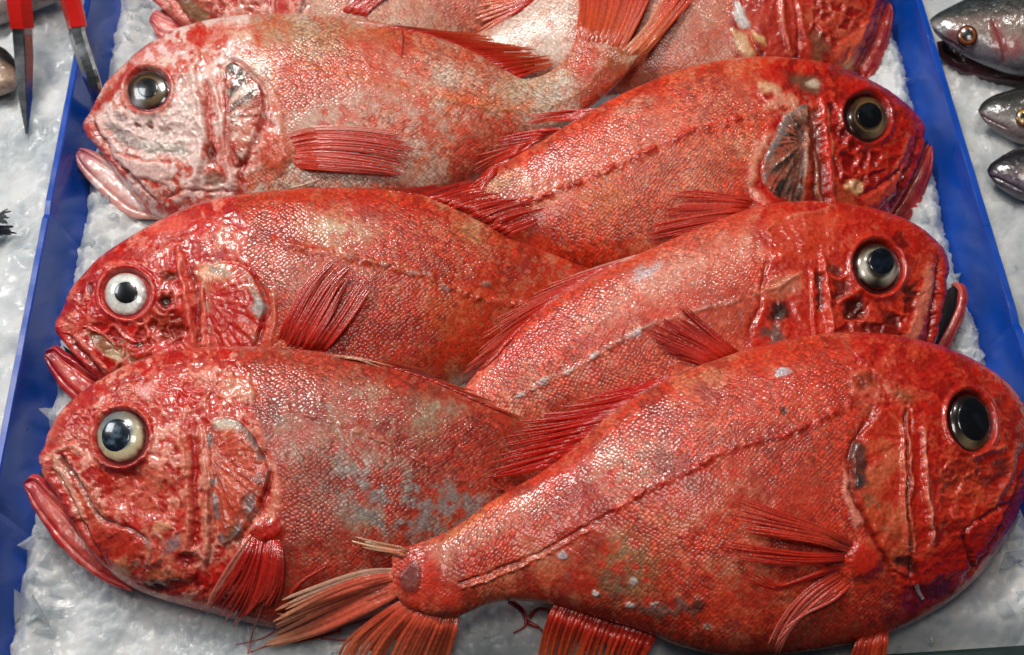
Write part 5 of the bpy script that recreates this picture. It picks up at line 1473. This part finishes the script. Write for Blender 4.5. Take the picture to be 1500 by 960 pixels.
# largest fish
fin(F8, "dorsal_fin", [[(1000, 549), (930, 566), (850, 590)], [(960, 568), (880, 592), (790, 612)], [(920, 596), (840, 612), (745, 622)], [(890, 616), (820, 632), (732, 646)], [(860, 642), (800, 652), (716, 668)], [(835, 664), (790, 678), (706, 702)], [(812, 680), (770, 694), (712, 716)]], 26, 4.2, 1.2, (210, 34, 22), RED, seed=18, jag=.26, membrane=.6, lift=.003)
fin(F8, "tail_fin", [[(612, 808), (575, 800), (540, 792), (506, 782)], [(606, 818), (580, 812), (552, 806), (524, 798)]], 5, 4, 1.6, (226, 130, 96), (240, 206, 166), seed=19, jag=.2, lift=.003, membrane=.9)
fin(F8, "tail_fin", [[(584, 834), (530, 838), (465, 858), (396, 884)], [(578, 847), (530, 858), (465, 882), (402, 914)], [(578, 860), (530, 878), (465, 906), (400, 936)], [(584, 872), (545, 890), (470, 925), (372, 952)]], 14, 5.6, 3.4, (232, 104, 78), (248, 166, 128), seed=20, tcol=.4, jag=.08, lift=.005, membrane=.95, pale_edge=(236, 196, 168))
fin(F8, "tail_fin", [[(602, 872), (550, 905), (505, 945), (490, 985)], [(615, 880), (575, 915), (545, 955), (530, 995)], [(630, 888), (605, 925), (585, 965), (575, 1000)], [(650, 895), (635, 930), (622, 970), (615, 1000)], [(672, 896), (665, 930), (655, 965), (650, 1000)]], 17, 4.4, 3.6, (228, 88, 60), (236, 124, 84), seed=21, jag=.08, lift=.004, membrane=.9)
strand(F8, "fin_ray", [(440, 872), (425, 872), (445, 850), (478, 830)], 4.5, 1.4, (206, 56, 36))
strand(F8, "fin_ray", [(500, 925), (440, 940), (400, 944), (366, 956)], 3.0, 1.0, (196, 70, 50))
strand(F8, "fin_ray", [(570, 915), (520, 936), (470, 936)], 2.6, 1.2, (190, 36, 26))
fin(F8, "pectoral_fin", [[(1262, 800), (1200, 772), (1140, 754), (1078, 735)], [(1258, 806), (1200, 782), (1135, 768), (1066, 756)], [(1254, 812), (1200, 795), (1140, 784), (1082, 774)]], 12, 3.4, 1.8, PINKR, RED, seed=22, jag=.14, lift=.006, float_mid=.003, membrane=.8)
fin(F8, "pectoral_fin", [[(1256, 812), (1190, 812), (1120, 804), (1050, 794)], [(1252, 820), (1190, 826), (1130, 824), (1068, 816)]], 7, 3.6, 1.6, RED, RED, seed=23, jag=.2, lift=.005, float_mid=.002, membrane=.85)
fin(F8, "pectoral_fin", [[(1248, 824), (1205, 836), (1165, 850), (1136, 858), (1110, 842), (1096, 828)], [(1246, 830), (1205, 842), (1165, 856), (1138, 862), (1105, 850), (1078, 844)]], 3, 3.4, 1.6, RED, RED, seed=24, jag=.1, lift=.005, membrane=.9)
fin(F8, "pectoral_fin", [[(1250, 826), (1190, 860), (1150, 905), (1124, 965)], [(1254, 836), (1205, 872), (1160, 915), (1132, 968)], [(1256, 844), (1225, 878), (1185, 900), (1150, 930)]], 8, 3.6, 1.8, PINKR, (226, 110, 96), seed=25, jag=.08, lift=.004, membrane=.85)
fin(F8, "anal_fin", [[(815, 882), (800, 920), (790, 975)], [(850, 896), (835, 930), (822, 985)], [(900, 912), (885, 945), (870, 995)], [(960, 932), (945, 960), (930, 995)]], 16, 4.2, 3.0, (206, 46, 26), ORG, seed=26, jag=.1, lift=.003)
strand(F8, "fin_ray", [(745, 880), (765, 895), (770, 915), (752, 928)], 5, 1.2, (176, 34, 24))
strand(F8, "fin_ray", [(772, 912), (790, 920), (795, 926)], 4.5, 1.2, (176, 34, 24))
strand(F8, "fin_ray", [(775, 905), (790, 892), (815, 898)], 4, 1.4, (186, 40, 28))
fin(F8, "pelvic_fin", [[(1262, 930), (1250, 955), (1235, 1000)], [(1300, 920), (1297, 955), (1290, 1000)]], 8, 4.0, 3.4, (206, 60, 34), ORG, seed=27)
strand(F8, "gill_raker", [(1342, 856), (1346, 868), (1352, 878)], 3.6, 2.4, (232, 190, 180), lift=.003)
strand(F3, "fin_ray", [(405, 262), (420, 270), (438, 276)], 1.3, .8, (226, 190, 160))
strand(F3, "fin_ray", [(425, 276), (448, 270), (470, 262)], 1.8, .8, (230, 190, 160))
# ---------------------------------------------------------------- grey fish beside the tray, and the tongs
def grey_fish(sp):
    pt, n = fish_plane(sp['ref'], sp['z0'], sp.get('a', 0), sp.get('b', .2))
    f = Fish(); f.pt, f.n, f.index = pt, n, 99
    f.root = empty(sp.get('name', "grey_fish"), (pt[0], pt[1], .072), sp['label'], "fish")
    lo = Loft(sp['D'], sp['V'], pt, n, sp.get('k', .3), sp.get('step', 1.8), fine=False, end_round=.06)
    p = Paint(lo, sp['seed'])
    w = lo.w + .10 * (p.n(25, 1) - .5)
    keys = sp['c']
    p.col = np.stack([np.interp(w, [k[0] for k in keys], [lin(k[1])[q] for k in keys]) for q in range(3)], -1)
    p.col *= (0.55 + .6 * p.n(12, 2))[..., None]
    for q in sp.get('patches', []):
        m = p.mask(q[0], q[3]) * q[2]
        p.blend(m, q[1])
        if len(q) > 4:
            p.disp += m * q[4]
    for (pts, half, hgt, colr, al) in sp.get('ridges', []):
        m, pos = p.line(pts, half)
        p.disp += m * hgt
        p.blend(m * al, colr)
    p.scales = sstep(sp['scale_x'] - 10, sp['scale_x'] + 20, p.X * sp.get('dirx', 1)) * (1 - sstep(.40, .55, lo.w))
    p.disp += .8 * (p.n(15, 5) - .5)
    P = lo.P + lo.N * (p.disp * .001 * lo.up)[..., None]
    f.lo, f.P = lo, P
    V, F = lo.closed(P)
    mesh_obj("body", V, F, M_GREY, f.root, cols=np.clip(p.col.reshape(-1, 3), 0, 1), attrs={"scales": np.clip(p.scales, 0, 1).ravel()},
             uv=np.stack([lo.U.ravel(), lo.Vv.ravel() + .5], 1))
    f.bvh = lo.bvh(P)
    if 'eye' in sp:
        eye(f, sp['eye'])
    return f


DK = (34, 36, 38)
G2 = grey_fish(dict(label="dark maroon-bellied fish under the grey fish with the orange-ringed eye", seed=41, ref=(1450, 90), z0=.082, scale_x=1e4,
                    D=[(1372, 62), (1400, 58), (1450, 55), (1520, 50), (1620, 50), (1700, 60)], V=[(1376, 82), (1395, 100), (1430, 116), (1500, 128), (1600, 128), (1700, 100)],
                    c=[(0, (60, 26, 28)), (.5, (104, 50, 50)), (1, (90, 52, 56))], patches=[([(1378, 66), (1412, 80), (1410, 94), (1384, 84)], (24, 12, 12), .8, 4, -1.0)]))
G1 = grey_fish(dict(label="grey scaly fish with an orange-ringed eye and blood-red cheek, lying on ice beside the tray", seed=42, ref=(1450, 50), z0=.104, scale_x=1385, k=.26,
                    D=[(1362, 30), (1368, 24), (1385, 14), (1412, 2), (1440, -8), (1500, -22), (1600, -30), (1700, -20)], V=[(1364, 38), (1372, 50), (1390, 64), (1415, 80), (1455, 97), (1500, 108), (1600, 112), (1700, 100)],
                    c=[(0, (34, 40, 44)), (.30, (60, 66, 66)), (.44, (84, 78, 74)), (.56, (140, 116, 106)), (.75, (160, 138, 128)), (1, (120, 118, 130))],
                    patches=[(('e', 1398, 52, 16, 10, 20), (120, 50, 52), .75, 6), (('e', 1462, 55, 10, 22, -20), (150, 44, 44), .75, 8, -.5), (('e', 1485, 68, 14, 14, 0), (170, 70, 66), .55, 8), (('e', 1375, 38, 12, 10, 30), (130, 140, 146), .6, 6)],
                    ridges=[([(1366, 44), (1384, 58), (1410, 72)], 2.2, -1.2, (60, 30, 34), .8), ([(1455, 30), (1468, 60), (1470, 90)], 3, -1.0, (130, 50, 46), .6)],
                    eye=dict(ball=(1417, 52, 15, 15, 0), pupil=(1417, 51, 7.5, 7.5), dome=.4, up=.0012, iris=[(0, (60, 50, 44)), (.55, (90, 60, 40)), (.66, (180, 112, 66)), (.80, (130, 84, 56)), (1, (70, 36, 30))], pcol=(30, 28, 28))))
G3 = grey_fish(dict(label="small dark fish head with a yellow eye, between the orange-eyed fish and the black-headed one", seed=43, ref=(1480, 170), z0=.088, scale_x=1520, k=.3,
                    D=[(1433, 161), (1440, 150), (1460, 140), (1500, 131), (1580, 124), (1680, 130)], V=[(1434, 166), (1445, 180), (1465, 194), (1500, 210), (1580, 222), (1680, 210)],
                    c=[(0, (24, 26, 26)), (.35, (56, 56, 50)), (.6, (96, 92, 84)), (.8, (150, 140, 136)), (1, (120, 106, 106))],
                    ridges=[([(1434, 168), (1452, 178), (1475, 188)], 2.4, -1.0, (110, 50, 50), .8)],
                    eye=dict(ball=(1500, 172, 12, 13, 0), pupil=(1500, 172, 6, 6.5), dome=.4, up=.001, iris=[(0, (60, 50, 30)), (.6, (206, 170, 80)), (.85, (150, 120, 60)), (1, (60, 46, 34))], pcol=(8, 8, 8))))
G4 = grey_fish(dict(label="blackish fish head with a glossy wet crown and plum-coloured jaw on ice beside the tray", seed=44, ref=(1485, 255), z0=.088, scale_x=1540, k=.3,
                    D=[(1446, 249), (1452, 240), (1470, 228), (1500, 217), (1580, 204), (1680, 210)], V=[(1447, 255), (1460, 270), (1478, 282), (1505, 294), (1580, 308), (1680, 300)],
                    c=[(0, (22, 22, 26)), (.5, (44, 38, 46)), (.65, (80, 56, 70)), (.85, (110, 96, 112)), (1, (96, 84, 96))],
                    ridges=[([(1448, 258), (1470, 266), (1498, 280)], 2.6, -1.2, (40, 20, 30), .8)], patches=[(('e', 1508, 256, 14, 12, 0), (186, 160, 150), .7, 6)]))
L1 = grey_fish(dict(label="dark-backed fish with pale tan belly lying behind the tongs on loose ice", seed=45, ref=(0, 100), z0=.096, scale_x=1e5, k=.3,
                    D=[(27, 103), (22, 88), (8, 74), (-25, 60), (-80, 50), (-160, 60)], V=[(27, 112), (22, 126), (8, 136), (-25, 142), (-80, 140), (-160, 120)],
                    c=[(0, (30, 28, 26)), (.4, (44, 38, 34)), (.52, (150, 120, 96)), (.8, (206, 176, 150)), (1, (190, 160, 140))]))
L2 = grey_fish(dict(label="pale pinkish fish belly lying behind the tongs' red handles", seed=46, ref=(30, -10), z0=.096, scale_x=1e5, k=.3,
                    D=[(100, -18), (80, -40), (40, -60), (-20, -60), (-100, -50)], V=[(98, -10), (80, 2), (48, 14), (-10, 34), (-100, 40)],
                    c=[(0, (90, 80, 84)), (.5, (150, 132, 132)), (1, (176, 160, 156))]))
L3 = grey_fish(dict(label="black forked tail of a fish sticking out on the ice beyond the tray's nicked rim", seed=47, ref=(-20, 328), z0=.092, scale_x=1e5, k=.3, step=1.5,
                    D=[(-2, 318), (-20, 313), (-60, 300), (-140, 278), (-220, 280), (-300, 315)], V=[(-2, 336), (-20, 341), (-60, 356), (-140, 378), (-220, 372), (-300, 330)], c=[(0, (20, 20, 22)), (.5, (50, 48, 50)), (1, (90, 86, 84))]))
L3.index = 0
ICE_BVH = BVHTree.FromPolygons(ICE_LV.tolist(), grid_faces(*ICE_LN).tolist())
fin(L3, "tail_fin", [[(-8, 320), (2, 313), (9, 312)], [(-8, 323), (3, 318), (11, 318)], [(-8, 326), (2, 323), (10, 322)]], 6, 3.2, 1.6, (18, 17, 18), (30, 28, 28), seed=60, jag=.05, lift=.006, upto=0)
fin(L3, "tail_fin", [[(-8, 332), (6, 333), (17, 333)], [(-8, 337), (6, 338), (18, 338)], [(-8, 343), (4, 346), (14, 345)]], 6, 3.2, 2.2, (22, 20, 22), (60, 56, 56), seed=61, jag=.05, lift=.006, upto=0)

# tongs: two folded steel arms with red grips, hinged beyond the picture
tongs = empty("tongs", tuple(at_z(38, 196, .076)), "steel tongs with red grips straddling the tray's wall", "tongs")


def tong_arm(pts3, widths, side, grip_from, name):
    P = spline(np.array(pts3), 60)
    n = len(P)
    V = []; F = []
    Wd = np.interp(np.linspace(0, 1, n), [a for a, _ in widths], [b for _, b in widths])
    tan = np.gradient(P, axis=0); tan /= np.linalg.norm(tan, axis=1, keepdims=True)
    view = CAM - P; view /= np.linalg.norm(view, axis=1, keepdims=True)
    acr = np.cross(tan, np.array((0, -.55, .83))); acr /= np.linalg.norm(acr, axis=1, keepdims=True)
    nrm = np.cross(acr, tan)
    if nrm[0][2] < 0:
        nrm = -nrm
    acr *= np.sign(acr[0][0])

    def sweep(i0, i1, prof, nm, mat, parent):
        V = []; F = []; m = len(prof)
        for i in range(i0, i1):
            for (u, v) in prof:
                V.append(P[i] + acr[i] * u * Wd[i] + nrm[i] * v * Wd[i])
        k = i1 - i0
        for i in range(k - 1):
            for j in range(m):
                a = i * m + j; b = i * m + (j + 1) % m
                F.append((a, b, b + m, a + m))
        F.append(tuple(range(m))); F.append(tuple(range((k - 1) * m, k * m))[::-1])
        return mesh_obj(nm, V, F, mat, parent, smooth=False)
    # shallow channel section, flange folded on one side
    if side < 0:
        prof = [(-.5, 0), (-.48, .12), (.15, .16), (.22, .10), (.5, -.42), (.44, -.46), (.14, 0), (-.44, -.05)]
    else:
        prof = [(-.5, -.42), (-.44, -.46), (-.1, -.02), (.5, -.05), (.5, .10), (.34, .16), (.1, .14), (-.16, .1)]
    g = int(np.argmax(project(P)[1] < 46 - 3 * side))
    arm = sweep(0, n, prof, name, M_STEEL, tongs)
    gp = [(u * 1.12 + (.02 if u > 0 else -.02), v * 1.1 + (.05 if v > 0 else -.06)) for u, v in prof]
    sweep(g, n, gp, "grip", M_GRIP, arm)
    return arm


hz = at_z(-6, -330, .24)
tipL = at_z(39, 196, .084); midL = at_z(32, 60, .118)
tong_arm([tipL, at_z(36, 140, .098), midL, at_z(26, 0, .138), hz + np.array((-.004, 0, 0))], [(0, .0016), (.10, .0080), (.22, .0115), (.5, .0135), (1, .014)], -1, .36, "arm")
tipR = at_z(148, 172, .075)
tong_arm([tipR, at_z(134, 120, .104), at_z(112, 52, .122), at_z(101, 0, .138), hz + np.array((.006, 0, 0))], [(0, .0115), (.3, .0135), (.5, .0160), (1, .018)], 1, .355, "arm")
tip = mesh_obj("hinge", [tuple(hz + np.array((x * .012, y * .012, z * .006))) for z in (-1, 1) for x, y in ((-1, -1), (1, -1), (1, 1), (-1, 1))], cf, M_STEEL, tongs, smooth=False)
